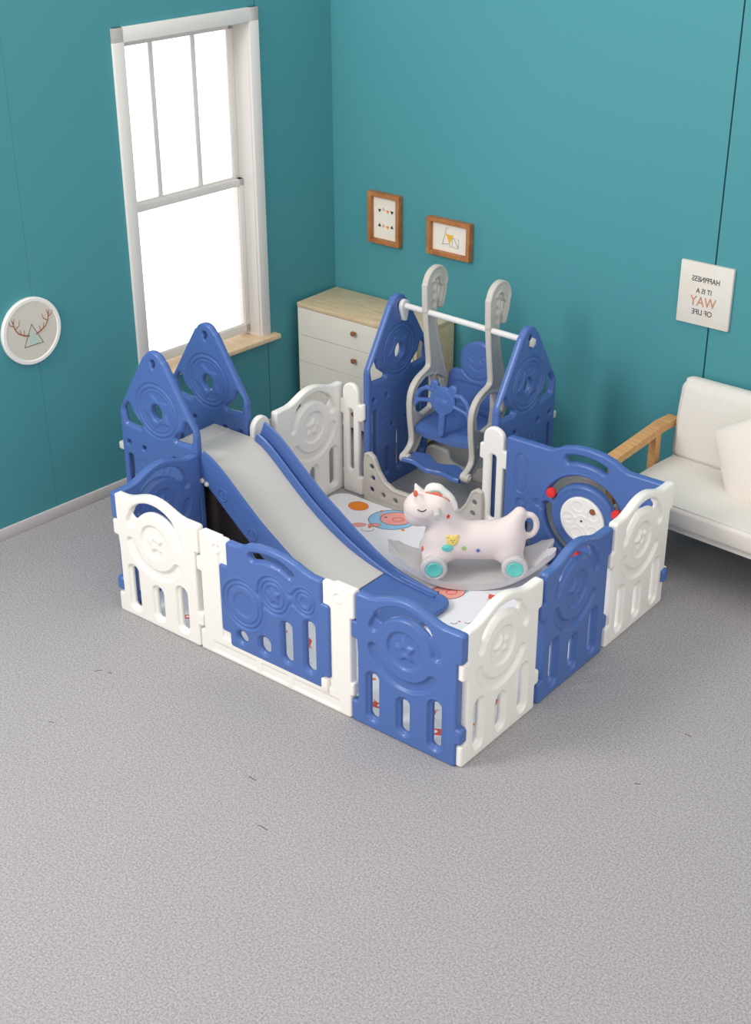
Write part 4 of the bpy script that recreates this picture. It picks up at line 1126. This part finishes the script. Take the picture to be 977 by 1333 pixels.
# ================================================================== SOFA
so = thing('sofa', 'cream fabric sofa with oak arm against the back wall', 'sofa', (1.452, 2.165, 0), R(-3.6))
def cushion(name, lo, hi, r, parent, mat, puff=0.01, rot=None):
    c = [(lo[i] + hi[i]) / 2 for i in range(3)]; hs = [(hi[i] - lo[i]) / 2 for i in range(3)]
    m = MB(); m.box(lo, hi, r, 5); me = m.mesh(name, 60)
    bm = bmesh.new(); bm.from_mesh(me); bmesh.ops.subdivide_edges(bm, edges=bm.edges[:], cuts=2, use_grid_fill=True); bm.to_mesh(me); bm.free()
    for v in me.vertices:
        f = 1
        for i in range(3): f *= max(0, 1 - abs((v.co[i] - c[i]) / hs[i]) ** 4) if abs(v.co[i] - c[i]) / hs[i] < 0.93 else 1
        for i in range(3):
            q = (v.co[i] - c[i]) / hs[i]
            if abs(q) > 0.93: v.co[i] += math.copysign(puff * f, q)
    me.polygons.foreach_set('use_smooth', [True] * len(me.polygons))
    return link(name, me, mat, parent)
SL = 1.6
cushion('seat_cushion', (0.0, -0.44, 0.258), (SL, 0.02, 0.36), 0.022, so, SOFAF, 0.006)
bc = cushion('back_cushion', (0.0, -0.055, 0.0), (SL, 0.055, 0.395), 0.05, so, SOFAF, 0.008)
bc.location = (-0.01, 0.058, 0.33); bc.rotation_euler = (R(-9), R(-1.2), 0)
m = MB(); m.box((-0.02, -0.43, 0.236), (SL + .02, 0.06, 0.256), 0.004); m.build('base_frame', SOFAF, so)
def armmb(x):
    m = MB()
    P = [(-0.455, 0.465), (-0.42, 0.492), (-0.08, 0.522), (-0.03, 0.528), (0.09, 0.522), (0.09, 0.488), (-0.03, 0.492), (-0.08, 0.486), (-0.40, 0.458), (-0.43, 0.44)]
    m.prism([(y, z) for y, z in P], -0.03, 0.03, M=Matrix.Translation((x, 0, 0)) @ Matrix.Rotation(R(90), 4, 'Z'))
    return m
for x in (-0.045, SL + 0.045):
    a = armmb(x).build('armrest', ARMW, so)
    m = MB(); m.box((x - .02, -0.43, 0.0), (x + .02, -0.385, 0.462), 0.004); m.build('front_leg', ARMW, so)
    m = MB(); m.box((x - .02, -0.09, 0.0), (x + .02, -0.045, 0.50), 0.004); m.build('rear_leg', ARMW, so)
# pillow
pw = 0.19
def pil(X, Y, Z):
    q = np.maximum(np.abs(X), np.abs(Z)); t = np.clip(1 - (np.abs(X) / pw) ** 2.6, 0, 1) * np.clip(1 - (np.abs(Z) / pw) ** 2.6, 0, 1)
    th = 0.062 * t ** 0.5 + 0.006
    return np.maximum(np.abs(Y) - th, q - pw) * 0.7
pm_ = blob('throw_pillow', pil, (-0.2, -0.08, -0.2), (0.2, 0.08, 0.2), 0.009)
po = link('throw_pillow', pm_, PILLF); tag(po, 'square pale cushion leaning on the sofa back at the right edge', 'pillow')
po.location = (1.945, 2.02, 0.53); po.rotation_euler = (R(-16), R(-33), R(-6))

# ================================================================== LIGHT
w = bpy.data.worlds.new('world'); scene.world = w; w.use_nodes = True
bg = w.node_tree.nodes['Background']; bg.inputs['Color'].default_value = (1.0, 0.985, 0.97, 1); bg.inputs['Strength'].default_value = 1.0
# overcast daylight: brighter low in the sky on the window side
nt = w.node_tree; tc = nt.nodes.new('ShaderNodeTexCoord'); sx = nt.nodes.new('ShaderNodeSeparateXYZ')
nt.links.new(tc.outputs['Generated'], sx.inputs[0])
mrx = nt.nodes.new('ShaderNodeMapRange'); mrx.inputs[1].default_value = -0.25; mrx.inputs[2].default_value = -0.6; mrx.inputs[3].default_value = 0; mrx.inputs[4].default_value = 1
mrz = nt.nodes.new('ShaderNodeMapRange'); mrz.inputs[1].default_value = 0.35; mrz.inputs[2].default_value = 0.15; mrz.inputs[3].default_value = 0; mrz.inputs[4].default_value = 1
nt.links.new(sx.outputs['X'], mrx.inputs[0]); nt.links.new(sx.outputs['Z'], mrz.inputs[0])
mu = nt.nodes.new('ShaderNodeMath'); mu.operation = 'MULTIPLY'; nt.links.new(mrx.outputs[0], mu.inputs[0]); nt.links.new(mrz.outputs[0], mu.inputs[1])
ma = nt.nodes.new('ShaderNodeMath'); ma.operation = 'MULTIPLY_ADD'; ma.inputs[1].default_value = 1.6; ma.inputs[2].default_value = 1.22
nt.links.new(mu.outputs[0], ma.inputs[0]); nt.links.new(ma.outputs[0], bg.inputs['Strength'])
def area(name, loc, target, size, power, col=(1, 1, 1)):
    l = bpy.data.lights.new(name, 'AREA'); l.size = size; l.energy = power; l.color = col
    o = bpy.data.objects.new(name, l); COL.objects.link(o); o.location = loc
    o.rotation_euler = (Vector(target) - Vector(loc)).to_track_quat('-Z', 'Y').to_euler(); return o
area('studio_softbox', (-0.7, -3.0, 3.75), (0.9, 1.9, 0.7), 1.5, 142, (1, 0.98, 0.95))
scene.view_settings.view_transform = 'Standard'; scene.view_settings.look = 'None'
scene.view_settings.gamma = 1; scene.view_settings.use_curve_mapping = False
scene.view_settings.exposure = -0.13
scene.cycles.max_bounces = 8
